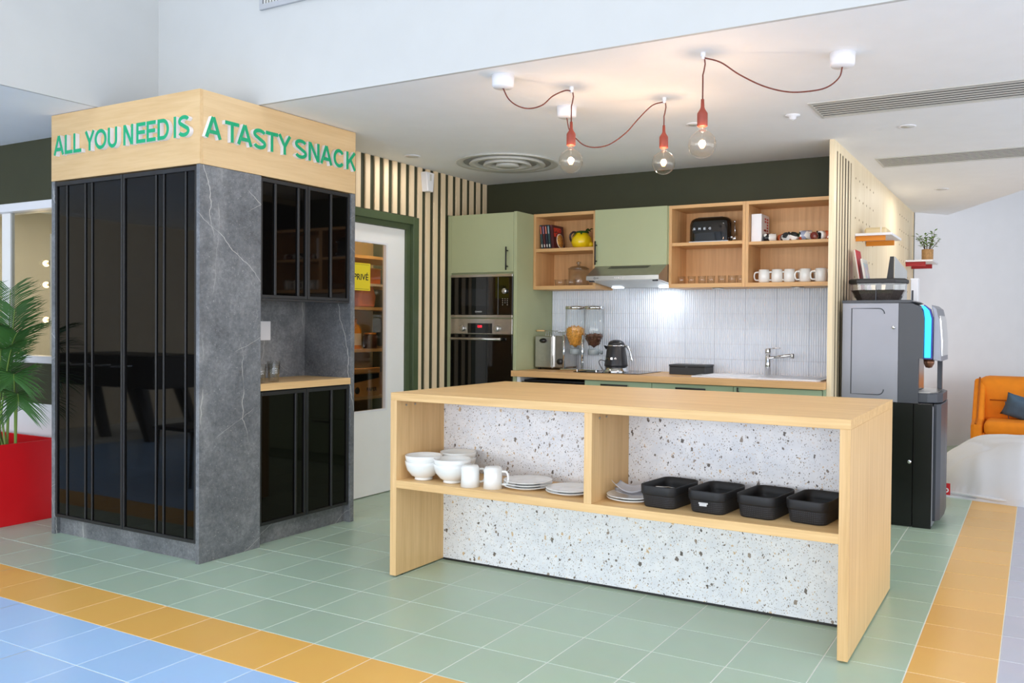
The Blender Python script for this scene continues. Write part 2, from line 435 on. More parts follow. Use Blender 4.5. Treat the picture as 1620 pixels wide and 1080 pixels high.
# olive wall with the door, x = -0.29
bm = BM()
box(bm, -0.37, -0.2595, 1.70, 1.80, 0, 2.5); box(bm, -0.37, -0.2595, 2.83, 3.78, 0, 2.5); box(bm, -0.37, -0.2595, 1.80, 2.83, 2.1, 2.5)
wall_slats = struct('wall_left', bm, OLIVE)
def slat_mesh(w, d, h):
    bm = BM(); box(bm, 0, d, 0, w, 0, h, bev=0.001)
    me = bpy.data.meshes.new('slat'); bm.to_mesh(me); bm.free(); me.materials.append(SLAT); return me
S_short, S_long, S_mid = slat_mesh(0.052, 0.013, 0.393), slat_mesh(0.052, 0.013, 2.5), slat_mesh(0.052, 0.013, 0.329)
for k in range(-3, 17):
    y = 2.118 + 0.1 * k
    if k < 7: inst('slat', S_short, (-0.259, y, 2.106), wall_slats)
    elif k < 11: inst('slat', S_long, (-0.259, y, 0), wall_slats)
    else: inst('slat', S_mid, (-0.259, y, 2.170), wall_slats)

# partition with slatted opening and pegboard, x = 2.806 .. 2.837
part = struct('wall_partition', B(2.806, 2.837, 3.222, 3.303, 0, 2.5), BIRCH)
obj('pegboard', B(2.806, 2.837, 3.81, 7.20, 0, 2.5), BIRCH, part)
obj('end_trim', B(2.800, 2.842, 7.20, 7.235, 0, 2.5), BIRCH, part)
obj('top_rail', B(2.806, 2.837, 3.303, 3.81, 2.44, 2.5), BIRCH, part)
obj('gap_shade_board', B(2.806, 2.833, 3.303, 3.81, 0.12, 2.44), paint('gap_shade_brown', (58, 46, 36), 0.7), part)  # added board, its dark brown stands in for shade between the slats
obj('bottom_rail', B(2.806, 2.837, 3.303, 3.81, 0, 0.12), BIRCH, part)
for a, b in ((3.344, 3.395), (3.436, 3.480), (3.526, 3.574), (3.627, 3.673), (3.727, 3.772)):
    obj('slat', B(2.8335, 2.837, a, b, 0.12, 2.44), BIRCH, part)
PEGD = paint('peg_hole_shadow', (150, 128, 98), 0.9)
bm = BM()
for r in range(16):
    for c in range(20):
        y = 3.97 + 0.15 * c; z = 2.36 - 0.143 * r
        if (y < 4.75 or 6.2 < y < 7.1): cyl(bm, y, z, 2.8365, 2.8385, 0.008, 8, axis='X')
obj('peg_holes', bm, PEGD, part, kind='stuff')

# left: olive wall with the window of the next room, y = 0.87
bm = BM()
box(bm, -6, -1.17, 0.87, 0.97, 2.085, 2.5); box(bm, -6, -1.17, 0.87, 0.97, 0.712, 0.987)
wl = struct('wall_far_left', bm, OLIVE)
obj('lower_wall', B(-6, -1.17, 0.872, 0.97, 0, 0.712), WHITE, wl)
win = struct('window_1', B(-6, -1.17, 0.855, 0.985, 2.028, 2.085, bev=0.003), PLASTW)
obj('sill', B(-6, -1.17, 0.855, 0.985, 0.987, 1.035, bev=0.003), PLASTW, win)
obj('mullion', B(-2.44, -2.336, 0.905, 0.935, 1.035, 2.028), DOORW, win)
obj('pane', B(-2.336, -1.17, 0.915, 0.921, 1.035, 2.028), PANE, win)
obj('pane', B(-6, -2.44, 0.915, 0.921, 1.035, 2.028), PANE, win)
BEIGE = paint('beige_room_paint', (214, 202, 178), 0.7, var=0.02)
bm = BM(); box(bm, -7.5, -1.6, 4.3, 4.4, 0, 2.5)
struct('wall_next_room', bm, BEIGE)
struct('wall_next_room_side', B(-1.72, -1.60, 1.75, 4.3, 0, 2.5), BEIGE)
struct('wall_far_side', B(-6.1, -6.0, -7, 8.6, 0, 5.2), BEIGE)
# glazed front behind the photographer (seen only in reflections)
bm = BM()
for x in (-6, -3.0, 0, 3.0, 6.0, 8.9): box(bm, x, x + 0.1, -7.2, -7.08, 0, 5.2)
box(bm, -6, 9, -7.2, -7.08, 2.5, 2.62); box(bm, -6, 9, -7.2, -7.08, 0, 0.12)
struct('window_2', bm, BARM)
struct('wall_front_light_block', B(-6, 9, -7.2, -7.1, 2.62, 5.2), WHITE)  # unseen wall added above the glazing to cut high light on the bulkhead
bm = BM()
for y in (-7, -3.5, 0, 3.5, 7, 9.4): box(bm, 8.9, 9.0, y, y + 0.1, 0, 5.2)
box(bm, 8.9, 9.0, -7, 9.5, 2.5, 2.62)
struct('window_3', bm, BARM)
struct('wall_right_light_block', B(8.92, 9.0, -7, 9.5, 2.62, 5.2), WHITE)  # added out of view to keep high side light out
# storeroom behind the private door
struct('wall_store_back', B(-1.60, -1.50, 1.75, 3.9, 0, 2.5), BEIGE)
struct('wall_store_side', B(-1.50, -0.37, 1.75, 1.80, 0, 2.5), BEIGE)
STOREWALL = paint('store_teal_paint', (92, 108, 108), 0.7)
struct('wall_store_end', B(-1.50, -0.37, 3.72, 3.78, 0, 2.5), STOREWALL)

# ================================================================== KIOSK
KX, KY = 0.157, 0.511
kiosk = thing('kiosk', 'stone-clad free-standing kiosk block under the wooden letter sign', 'kiosk', (-0.5, 1.09, 0))
obj('stone_pillar', B(0.131, KX, KY, 0.917, 0, 2.105, bev=0.001), STONE, kiosk)
obj('pillar_core', B(-0.02, 0.131, 0.56, 0.917, 0.1, 2.105), BLACKP, kiosk)
obj('end_panel', B(-0.26, KX, 1.641, 1.677, 0, 2.105, bev=0.001), STONE, kiosk)
obj('side_panel', B(-1.164, -1.132, KY, 1.677, 0, 2.105, bev=0.001), STONE, kiosk)
obj('plinth', B(-1.132, 0.131, 0.545, 0.565, 0, 0.10), STONE, kiosk)
obj('side_plinth', B(0.085, 0.105, 0.917, 1.641, 0, 0.115), STONE, kiosk)
obj('niche_back', B(-0.265, -0.245, 0.90, 1.641, 0.90, 1.43), STONE, kiosk)
obj('back_panel', B(-1.132, -0.265, 1.65, 1.677, 0, 2.105), BLACKP, kiosk)
obj('niche_roof', B(-0.245, 0.13, 0.917, 1.641, 1.425, 1.436), BLACKP, kiosk)
sock = obj('wall_socket', B(-0.245, -0.236, 1.262, 1.345, 1.165, 1.285, bev=0.002), PLASTW, kiosk)

def bars_y(bm, xs, z0, z1, y, w=0.012, d=0.008):
    for x in xs: box(bm, x - w / 2, x + w / 2, y - d, y, z0, z1, bev=0.0015)
cup = thing('tall_cupboard', 'tall black glass cupboard with two doors facing the planter side', 'cupboard', (-0.5, 0.9, 0.1))
obj('body', B(-1.132, 0.131, 0.545, 0.86, 0.10, 2.103), BLACKP, cup)
for x0, x1, sgn, edge in ((-1.129, -0.494, -1, -0.494), (-0.488, 0.128, 1, -0.488)):
    d = obj('door', B(x0, x1, 0.522, 0.544, 0.104, 2.099, bev=0.001), BRONZE, cup)
    fr = BM()
    for a, b2, z0, z1 in ((x0, x0 + 0.014, 0.104, 2.099), (x1 - 0.014, x1, 0.104, 2.099), (x0 + 0.014, x1 - 0.014, 0.104, 0.122), (x0 + 0.014, x1 - 0.014, 2.075, 2.099)):
        box(fr, a, b2, 0.513, 0.522, z0, z1, bev=0.001)
    obj('door_frame', fr, BARM, d)
    for off in (0.283, 0.348, 0.526):
        x = edge + sgn * off
        obj('glazing_bar', B(x - 0.0055, x + 0.0055, 0.515, 0.522, 0.122, 2.075, bev=0.0015), BARM, d)

def side_doors(parent, z0, z1, bars1, bars2, mid, y0=0.920, y1=1.638, fx=0.137):
    for a, b2, bars in ((y0, mid - 0.002, bars1), (mid + 0.002, y1, bars2)):
        d = obj('door', B(fx - 0.02, fx, a, b2, z0, z1, bev=0.001), BRONZE, parent)
        fr = BM()
        for p, q, u, v in ((a, a + 0.016, z0, z1), (b2 - 0.016, b2, z0, z1), (a + 0.016, b2 - 0.016, z0, z0 + 0.018), (a + 0.016, b2 - 0.016, z1 - 0.022, z1)):
            box(fr, fx, fx + 0.011, p, q, u, v, bev=0.001)
        obj('door_frame', fr, BARM, d)
        for y in bars: obj('glazing_bar', B(fx, fx + 0.011, y - 0.008, y + 0.008, z0 + 0.018, z1 - 0.022, bev=0.002), BARM, d)
wcab = thing('wall_cabinet', 'black glass-fronted wall cabinet hanging over the stone niche', 'cabinet', (0, 1.28, 1.415))
obj('body', B(-0.23, 0.115, 0.920, 1.638, 1.437, 2.10), BLACKP, wcab)
side_doors(wcab, 1.418, 2.100, (1.032, 1.208), (1.477,), 1.281)
obj('bottom_lip', B(0.05, 0.146, 0.920, 1.638, 1.404, 1.415), BARM, wcab)
bcab = thing('base_cabinet', 'black glass base cabinet with two doors under the niche counter', 'cabinet', (0, 1.28, 0.115))
obj('body', B(-0.23, 0.115, 0.920, 1.638, 0.115, 0.884), BLACKP, bcab)
side_doors(bcab, 0.115, 0.880, (1.195,), (1.49,), 1.277)
tag(obj('niche_counter', B(-0.244, 0.160, 0.918, 1.640, 0.888, 0.928, bev=0.001), OAKY, loc=(0, 1.28, 0.888)), 'short oak counter inside the stone niche of the kiosk', 'counter')

# sign
sign = thing('sign', 'birch sign box with raised green letters wrapped around the top of the kiosk', 'sign', (-0.5, 1.09, 2.107))
s1 = obj('front_board', B(-1.164, KX, KY - 0.001, KY + 0.02, 2.107, 2.497, bev=0.001), SIGNX, sign)
s2 = obj('side_board', B(KX - 0.021, KX + 0.001, KY + 0.02, 1.677, 2.107, 2.497, bev=0.001), SIGNY, sign)
obj('left_board', B(-1.164, -1.143, KY + 0.02, 1.677, 2.107, 2.497), SIGNY, sign)
obj('back_board', B(-1.143, 0.136, 1.657, 1.677, 2.107, 2.497), SIGNX, sign)
def ribbon(bm, pts, t, d, closed=False):
    """Flat stroke of width t along pts (x, y), thickness d; material 1 on the face, 0 on the sides."""
    n = len(pts); P = [Vector((p[0], p[1])) for p in pts]; L, R = [], []
    for i, p in enumerate(P):
        a = P[i - 1] if (i > 0 or closed) else None; c = P[(i + 1) % n] if (i < n - 1 or closed) else None
        d1 = (p - a).normalized() if a is not None else (c - p).normalized(); d2 = (c - p).normalized() if c is not None else d1
        n1 = Vector((-d1.y, d1.x)); n2 = Vector((-d2.y, d2.x)); m_ = (n1 + n2).normalized(); k = t / 2 / max(0.35, m_.dot(n1))
        L.append(p + m_ * k); R.append(p - m_ * k)
    V = {(s_, i, z): bm.verts.new((q.x, q.y, z)) for s_, arr in (('l', L), ('r', R)) for i, q in enumerate(arr) for z in (0, d)}
    for i in range(n if closed else n - 1):
        j = (i + 1) % n
        f = bm.faces.new((V['r', i, d], V['r', j, d], V['l', j, d], V['l', i, d])); f.material_index = 1
        bm.faces.new((V['l', i, 0], V['l', j, 0], V['r', j, 0], V['r', i, 0]))
        bm.faces.new((V['r', i, 0], V['r', j, 0], V['r', j, d], V['r', i, d])); bm.faces.new((V['l', j, 0], V['l', i, 0], V['l', i, d], V['l', j, d]))
    if not closed:
        bm.faces.new((V['l', 0, 0], V['r', 0, 0], V['r', 0, d], V['l', 0, d])); bm.faces.new((V['r', n - 1, 0], V['l', n - 1, 0], V['l', n - 1, d], V['r', n - 1, d]))
def letter_bm(ch, w, h, t, d):
    bm = BM(); e = t / 2
    def arc(cx, cy, rx, ry, a0, a1, n=20): return [(cx + rx * math.cos(math.radians(a0 + (a1 - a0) * k / n)), cy + ry * math.sin(math.radians(a0 + (a1 - a0) * k / n))) for k in range(n + 1)]
    cnt = [0]
    def S(*p, **k):
        cnt[0] += 1; ribbon(bm, list(p), t, d + 0.0003 * (cnt[0] - 1), **k)
    if ch == 'A': S((e * 1.0, 0), (w / 2 - e * 0.1, h)); S((w - e * 1.0, 0), (w / 2 + e * 0.1, h)); S((w * 0.24, h * 0.29), (w * 0.76, h * 0.29))
    elif ch == 'L': S((e, h), (e, e), (w, e))
    elif ch == 'Y': S((e * 1.1, h), (w / 2, h * 0.42)); S((w - e * 1.1, h), (w / 2, h * 0.42)); S((w / 2, h * 0.48), (w / 2, 0))
    elif ch == 'O': ribbon(bm, arc(w / 2, h / 2, w / 2 - e, h / 2 - e * 0.9, 0, 360, 40)[:-1], t, d, True)
    elif ch == 'U': S(*([(e, h)] + arc(w / 2, w / 2 - e * 0.3, w / 2 - e, w / 2 - e, 180, 360, 20) + [(w - e, h)]))
    elif ch == 'N': S((e, 0), (e, h)); S((w - e, 0), (w - e, h)); S((e * 1.3, h - e * 0.4), (w - e * 1.3, e * 0.4))
    elif ch == 'E': S((w, h - e), (e, h - e), (e, e), (w, e)); S((e, h * 0.52), (w * 0.95, h * 0.52))
    elif ch == 'D': ribbon(bm, [(e, e), (w * 0.42, e)] + arc(w * 0.45, h / 2, w * 0.55 - e, h / 2 - e, -84, 84, 20) + [(w * 0.42, h - e), (e, h - e)], t, d, True)
    elif ch == 'I': S((w / 2, 0), (w / 2, h))
    elif ch == 'T': S((0, h - e), (w, h - e)); S((w / 2, h - e), (w / 2, 0))
    elif ch == 'K': S((e, 0), (e, h)); S((w - e * 1.2, h), (e * 1.4, h * 0.36)); S((w * 0.40, h * 0.60), (w - e * 1.1, 0))
    elif ch == 'C': S(*arc(w / 2, h / 2, w / 2 - e, h / 2 - e * 0.9, 38, 322, 34))
    elif ch == 'S':
        top = arc(w / 2, h * 0.735, w / 2 - e, h * 0.265 - e * 0.9, 20, 218, 18); bot = arc(w / 2, h * 0.265, w / 2 - e * 0.9, h * 0.265 - e * 0.9, 38, -160, 18)
        S(*(top + bot))
    return bm
def letters(board, spec, z0, h, face, at):
    """One raised letter per character: white sides, green face."""
    for ch, a, b2 in spec:
        bm = letter_bm(ch, b2 - a, h, 0.0205, 0.024)
        x, y = at(a); place_text(bm, face, x, y, z0)
        obj('letter', bm, [PLASTW, GREENL], board)
letters(s1, [('A', -1.101, -0.996), ('L', -0.990, -0.913), ('L', -0.906, -0.829), ('Y', -0.798, -0.702), ('O', -0.704, -0.594), ('U', -0.583, -0.498), ('N', -0.444, -0.356), ('E', -0.331, -0.251),
             ('E', -0.243, -0.165), ('D', -0.151, -0.056), ('I', -0.017, 0.001), ('S', 0.018, 0.108)], 2.250, 0.112, FACE_Y, lambda a: (a, KY - 0.001))
letters(s2, [('A', 0.522, 0.628), ('T', 0.649, 0.742), ('A', 0.727, 0.833), ('S', 0.837, 0.928), ('T', 0.925, 1.015), ('Y', 1.013, 1.115), ('S', 1.142, 1.235), ('N', 1.248, 1.338), ('A', 1.343, 1.447),
             ('C', 1.455, 1.553), ('K', 1.567, 1.656)], 2.247, 0.112, FACE_X, lambda a: (KX + 0.001, a))

# tumblers stacked on the niche counter
def tumbler_bm(h=0.095, r0=0.028, r1=0.037, t=0.002):
    bm = BM(); lathe(bm, [(0, 0), (r0, 0), (r1, h), (r1 - t, h), (r0 - t, 0.008), (0, 0.008)], 24, caps=False); return bm
t0 = thing('tumbler', 'bottom clear tumbler of the full stack on the niche counter', 'glass', (0.06, 1.10, 0.928), 'tumblers in the stone niche')
obj('glass_wall', tumbler_bm(), GLASSB, t0, world=False)
dup(t0, (0.06, 1.10, 0.9405), 'second clear tumbler up in the full stack on the niche counter')
dup(t0, (0.06, 1.10, 0.953), 'topmost clear tumbler of the full stack on the niche counter')
dup(t0, (0.075, 0.985, 0.928), 'lower clear tumbler half hidden behind the stone pillar in the niche')
dup(t0, (0.075, 0.985, 0.9405), 'upper clear tumbler half hidden behind the stone pillar in the niche')

# ================================================================== PRIVATE DOOR and storeroom
door = struct('door_1', B(-0.345, -0.300, 2.523, 2.722, 0.006, 2.003), DOORW)
obj('top_rail', B(-0.345, -0.300, 1.86, 2.523, 1.88, 2.003), DOORW, door)
obj('bottom_rail', B(-0.345, -0.300, 1.86, 2.523, 0.006, 0.622), DOORW, door)
obj('hinge_stile', B(-0.345, -0.300, 1.86, 1.97, 0.622, 1.88), DOORW, door)
obj('pane', B(-0.326, -0.320, 1.97, 2.523, 0.622, 1.88), PANE, door)
bm = BM(); box(bm, -0.322, -0.295, 2.505, 2.523, 0.622, 1.88); box(bm, -0.322, -0.295, 1.97, 2.505, 0.622, 0.636); box(bm, -0.322, -0.295, 1.97, 2.505, 1.866, 1.88)
obj('glazing_bead', bm, PLASTW, door)
bm = BM()
box(bm, -0.37, -0.280, 2.724, 2.765, 0, 2.045); box(bm, -0.37, -0.280, 1.80, 2.724, 2.006, 2.045); box(bm, -0.37, -0.280, 1.80, 1.855, 0, 2.006)
box(bm, -0.292, -0.244, 2.765, 2.830, 0, 2.102, bev=0.002); box(bm, -0.292, -0.244, 1.75, 2.765, 2.045, 2.102, bev=0.002)
struct('door_frame_1', bm, DOORG)
YEL = paint('yellow_sign_vinyl', (236, 214, 40), 0.45, var=0.01); INK = paint('black_ink', (24, 24, 24), 0.5)
ps = thing('door_sign', 'yellow notice with black lettering stuck on the door pane', 'sign', (-0.318, 2.24, 1.514))
obj('plate', B(-0.3195, -0.3165, 2.13, 2.353, 1.516, 1.716), YEL, ps)
bm = fit_text(text_bm('PRIVÉ', 0.05, 0.001, 1, 0.0008), 0.152, 0.056)
obj('lettering', place_text(bm, FACE_X, -0.3162, 2.180, 1.592), INK, ps)
bm = BM(); box(bm, -0.3165, -0.3160, 2.142, 2.341, 1.526, 1.528); box(bm, -0.3165, -0.3160, 2.142, 2.341, 1.704, 1.706)
obj('border_line', bm, INK, ps)

# shelf rack in the storeroom
rack = thing('storage_rack', 'tall wooden storage rack seen through the private door pane', 'rack', (-0.95, 2.85, 0))
for z in (0.12, 0.66, 1.045, 1.385, 1.80): obj('shelf', B(-1.25, -0.75, 2.10, 3.65, z, z + 0.024), OAKY, rack)
for y in (2.10, 3.63):
    for x in (-1.25, -0.79): obj('post', B(x, x + 0.04, y, y + 0.03, 0, 2.0), OAKZ, rack)
KRAFT = paint('kraft_cardboard', (196, 148, 92), 0.8, var=0.05)
bx = thing('paper_box', 'open kraft carton printed PAPER on the storeroom rack', 'box', (-0.78, 2.82, 0.684))
obj('carton', B(-0.98, -0.745, 2.64, 2.95, 0.685, 0.875), KRAFT, bx)
bm = BM(); prism(bm, [(2.645, 0.80), (2.945, 0.83), (2.945, 0.868), (2.645, 0.868)], -0.7455, -0.7440, 'X')
obj('dark_label', bm, BLACKM, bx)
obj('flap', B(-0.76, -0.735, 2.63, 2.95, 0.876, 0.915, bev=0.004), KRAFT, bx)
bm = fit_text(text_bm('PAPER', 0.05, 0.001, 1, 0.001), 0.12, 0.03)
obj('lettering', place_text(bm, FACE_X, -0.7442, 2.80, 0.725), INK, bx)
bm = BM(); cyl(bm, 2.69, 0.737, -0.7455, -0.7440, 0.028, 20, axis='X'); obj('round_mark', bm, INK, bx)
bx2 = thing('cardboard_box', 'plain brown carton beside the PAPER carton on the rack', 'box', (-0.9, 3.05, 0.684))
obj('carton', B(-1.05, -0.80, 2.965, 3.20, 0.685, 0.85), KRAFT, bx2)
obj('lid_flap', B(-1.05, -0.80, 2.96, 3.205, 0.85, 0.858), KRAFT, bx2)
JUICE = paint('amber_bottle', (226, 150, 60), 0.25); CRM = paint('cream_label', (230, 222, 208), 0.5)
bt = thing('juice_bottle', 'amber plastic bottle with pale label on the storeroom rack', 'bottle', (-0.80, 2.73, 1.07))
bm = BM(); lathe(bm, [(0.058, 0), (0.062, 0.01), (0.062, 0.145), (0.05, 0.18), (0.026, 0.205), (0.024, 0.225)], 24, -0.83, 2.735, 1.07); obj('bottle_body', bm, JUICE, bt)
bm = BM(); lathe(bm, [(0.0635, 0.03), (0.0635, 0.125)], 24, -0.83, 2.735, 1.07, caps=False); obj('bottle_label', bm, CRM, bt)
bm = BM(); cyl(bm, -0.83, 2.735, 1.293, 1.315, 0.028, 20); obj('cap', bm, JUICE, bt)
def jar_thing(name, label, x, y, z, r, h, m, lid):
    t = thing(name, label, 'jar', (x, y, z))
    bm = BM(); lathe(bm, [(r * 0.9, 0), (r, 0.01), (r, h * 0.8), (r * 0.8, h * 0.88)], 20, x, y, z); obj('jar_body', bm, m, t)
    bm = BM(); cyl(bm, x, y, z + h * 0.88, z + h, r * 0.85, 20, bev=0.003); obj('lid', bm, lid, t)
    return t
jar_thing('spice_jar', 'dark round jar right of the amber bottle on the rack', -0.82, 2.92, 1.069, 0.06, 0.13, paint('dark_brown_jar', (72, 44, 28), 0.3), JUICE)
pk = thing('snack_packet', 'pink snack packet on the upper rack shelf below the yellow notice', 'packet', (-0.85, 2.85, 1.409))
bm = BM(); prism(bm, [(2.78, 1.411), (2.96, 1.411), (2.975, 1.50), (2.94, 1.58), (2.80, 1.57), (2.77, 1.48)], -0.90, -0.80, 'X', bev=0.02)
obj('bag', bm, paint('pink_packet', (222, 150, 130), 0.4, var=0.2), pk)
obj('seal', B(-0.855, -0.845, 2.80, 2.94, 1.565, 1.60), CRM, pk)
bx3 = thing('orange_box', 'small orange carton on the top shelf of the storeroom rack', 'box', (-0.85, 2.9, 1.60))
obj('carton', B(-0.95, -0.80, 2.86, 3.02, 1.60, 1.72), paint('orange_carton', (190, 110, 66), 0.6), bx3)
obj('lid_flap', B(-0.955, -0.795, 2.855, 3.025, 1.72, 1.73), KRAFT, bx3)
obj('shelf', B(-1.25, -0.76, 2.10, 3.65, 1.58, 1.60), PLASTW, rack)
tr = thing('crate', 'grey plastic crate on the lowest visible rack shelf', 'crate', (-0.9, 2.75, 0.14))
bm = BM(); box(bm, -1.2, -0.78, 2.5, 3.1, 0.145, 0.45, bev=0.01); obj('tub', bm, paint('grey_crate', (84, 86, 90), 0.5), tr)
obj('rim', B(-1.21, -0.77, 2.49, 3.11, 0.45, 0.47), paint('red_rim', (150, 50, 36), 0.5), tr)
bulb_l = bpy.data.lights.new('store_lamp', 'POINT'); bulb_l.energy = 30; bulb_l.color = (1.0, 0.66, 0.34); bulb_l.shadow_soft_size = 0.08
o = bpy.data.objects.new('store_lamp', bulb_l); C.objects.link(o); o.location = (-0.62, 2.7, 2.3)

# room beyond the left window: vanity mirror with round bulbs
van = thing('vanity_mirror', 'tall vanity mirror edged with glowing round bulbs beyond the left window', 'mirror', (-2.66, 1.55, 1.0))
obj('frame', B(-2.73, -2.68, 1.41, 2.2, 0.0, 1.95), DOORW, van)
BULBW = emit('warm_vanity_bulb', (255, 214, 150), 9.0); NICK = paint('brushed_nickel', (150, 138, 122), 0.3, metal=0.8)
for z in (1.722, 1.555, 1.28):
    bm = BM(); lathe(bm, [(0.010, -0.055), (0.010, -0.01), (0.026, -0.005), (0.028, 0.0)], 16, -2.73, 1.425, z, axis='X'); 
    s = obj('bulb_socket', bm, NICK, van)
    bm = BM(); sphere(bm, (-2.805, 1.425, z), 0.024, 16, 10); obj('bulb', bm, BULBW, s)
    l = bpy.data.lights.new('vanity_light', 'POINT'); l.energy = 2.2; l.color = (1, 0.75, 0.45); l.shadow_soft_size = 0.03
    o = bpy.data.objects.new('vanity_light', l); C.objects.link(o); o.location = (-2.87, 1.425, z)
area('next_room_ceiling_light', (-4.2, 2.4, 2.45), (0, 0, 0), 2.5, 1.5, 40, (1.0, 0.95, 0.88))

# ================================================================== PLANTER with palm
RED = paint('red_planter_lacquer', (212, 8, 22), 0.38, var=0.03)
pl = thing('planter', 'large red rectangular planter left of the kiosk', 'planter', (-2.2, 0.58, 0))
bm = BM(); x0, x1, y0, y1, t = -2.9, -1.563, 0.36, 0.795, 0.012
box(bm, x1 - t, x1, y0, y1, 0.0, 0.509, bev=0.002); box(bm, x0, x0 + t, y0, y1, 0, 0.509); box(bm, x0 + t, x1 - t, y0, y0 + t, 0, 0.509); box(bm, x0 + t, x1 - t, y1 - t, y1, 0, 0.509)
box(bm, x0 + t, x1 - t, y0 + t, y1 - t, 0, 0.02)
obj('tub', bm, RED, pl)
obj('soil', B(x0 + t, x1 - t, y0 + t, y1 - t, 0.30, 0.40), paint('dark_soil', (44, 34, 28), 0.95, var=0.3, scale=40), pl, kind='stuff')
LEAF = paint('palm_leaf', (62, 108, 48), 0.45, var=0.25, scale=4); STEM = paint('palm_stem', (112, 140, 62), 0.5, var=0.1)
palm = thing('palm', 'areca palm with long feathery fronds growing in the red planter', 'plant', (-1.65, 0.5, 0.40))
def frond(base, tip, sag, n, llen, seed, wid=0.0075):
    rnd = random.Random(seed); bm = BM(); base, tip = Vector(base), Vector(tip)
    mid = base.lerp(tip, 0.55) + Vector((0, 0, sag))
    pts = [(1 - t) ** 2 * base + 2 * t * (1 - t) * mid + t * t * tip for t in [i / 28 for i in range(29)]]
    tube(bm, pts, [0.008 * (1 - 0.75 * i / 28) for i in range(29)], 6, mi=1)
    for k in range(n):
        t = 0.34 + 0.66 * k / (n - 1); f = t * 28; i = min(27, int(f)); p = pts[i].lerp(pts[i + 1], f - i)
        d = (pts[i + 1] - pts[i]).normalized(); side = d.cross(Vector((0, 0, 1))).normalized() if abs(d.z) < 0.98 else Vector((1, 0, 0))
        up = side.cross(d).normalized()
        L = llen * (0.35 + 0.65 * math.sin(PI * min(1, 0.18 + 0.82 * (1 - (k / (n - 1)) ** 1.4)))) * rnd.uniform(0.9, 1.1)
        for sg in (-1, 1):
            dr = (side * sg * 0.78 + d * (0.55 + 0.35 * k / n) + up * 0.28).normalized()
            q = [p + dr * L * u + Vector((0, 0, -0.30 * L * u * u * rnd.uniform(0.8, 1.3))) for u in (0, 0.35, 0.7, 1)]
            w = dr.cross(up).normalized(); ws = (0.45, 1.0, 0.75, 0.05)
            row = []
            for qq, s in zip(q, ws):
                row.append((bm.verts.new(qq - w * wid * s * 0.5), bm.verts.new(qq + up * wid * 0.22 * s), bm.verts.new(qq + w * wid * s * 0.5)))
            for a, b in zip(row, row[1:]):
                for c in (0, 1):
                    fc = bm.faces.new((a[c], a[c + 1], b[c + 1], b[c])); fc.smooth = True
    obj('frond', bm, [LEAF, STEM], palm)
bases = [(-1.66, 0.52, 0.40), (-1.62, 0.50, 0.40), (-1.70, 0.48, 0.40), (-1.60, 0.54, 0.40), (-1.74, 0.52, 0.40)]
for i, (tip, sag, n, L) in enumerate([((-1.47, 0.44, 1.46), 0.10, 48, 0.27), ((-1.72, 0.42, 1.47), 0.10, 48, 0.27), ((-1.36, 0.42, 1.20), 0.30, 50, 0.28),
                                      ((-1.36, 0.40, 0.92), 0.40, 46, 0.25), ((-1.42, 0.36, 1.10), 0.33, 46, 0.27), ((-2.05, 0.42, 1.38), 0.2, 44, 0.28),
                                      ((-2.2, 0.45, 1.1), 0.3, 28, 0.27), ((-1.62, 0.30, 1.20), 0.3, 30, 0.26), ((-1.38, 0.44, 0.76), 0.40, 40, 0.22), ((-1.9, 0.5, 1.45), 0.2, 28, 0.27), ((-1.46, 0.46, 1.34), 0.2, 48, 0.27)]):
    frond(bases[i % 5], tip, sag, n, L, i)

# ================================================================== KITCHEN: tall oven cabinet
YF = 3.20
oc = thing('oven_cabinet', 'tall sage green oven cabinet against the slatted wall', 'cabinet', (0.1, 3.5, 0))
obj('right_panel', B(0.397, 0.425, YF, 3.775, 0, 2.165, bev=0.001), SAGE, oc)
obj('filler_panel', B(-0.243, -0.204, YF + 0.002, 3.775, 0, 2.163, bev=0.001), SAGE, oc)
obj('body', B(-0.204, 0.397, YF + 0.03, 3.775, 0.0, 2.163), SAGE, oc)
d = obj('door', B(-0.203, 0.395, YF, YF + 0.02, 1.692, 2.160, bev=0.001), SAGE, oc)
def bar_handle_z(parent, x, y, z0, z1, off=0.028):
    bm = BM(); tube(bm, [(x, y - off, z0), (x, y - off, z1)], 0.006, 12)
    for z in (z0 + 0.03, z1 - 0.03): cyl(bm, x, z, y - off, y, 0.005, 10, axis='Y')
    return obj('handle', bm, BLACKM, parent)
def bar_handle_x(parent, z, y, x0, x1, off=0.03):
    bm = BM(); tube(bm, [(x0, y - off, z), (x1, y - off, z)], 0.0065, 12)
    for x in (x0 + 0.03, x1 - 0.03): cyl(bm, x, z, y - off, y, 0.005, 10, axis='Y')
    return obj('handle', bm, BLACKM, parent)
bar_handle_z(d, 0.342, YF, 1.705, 1.888)

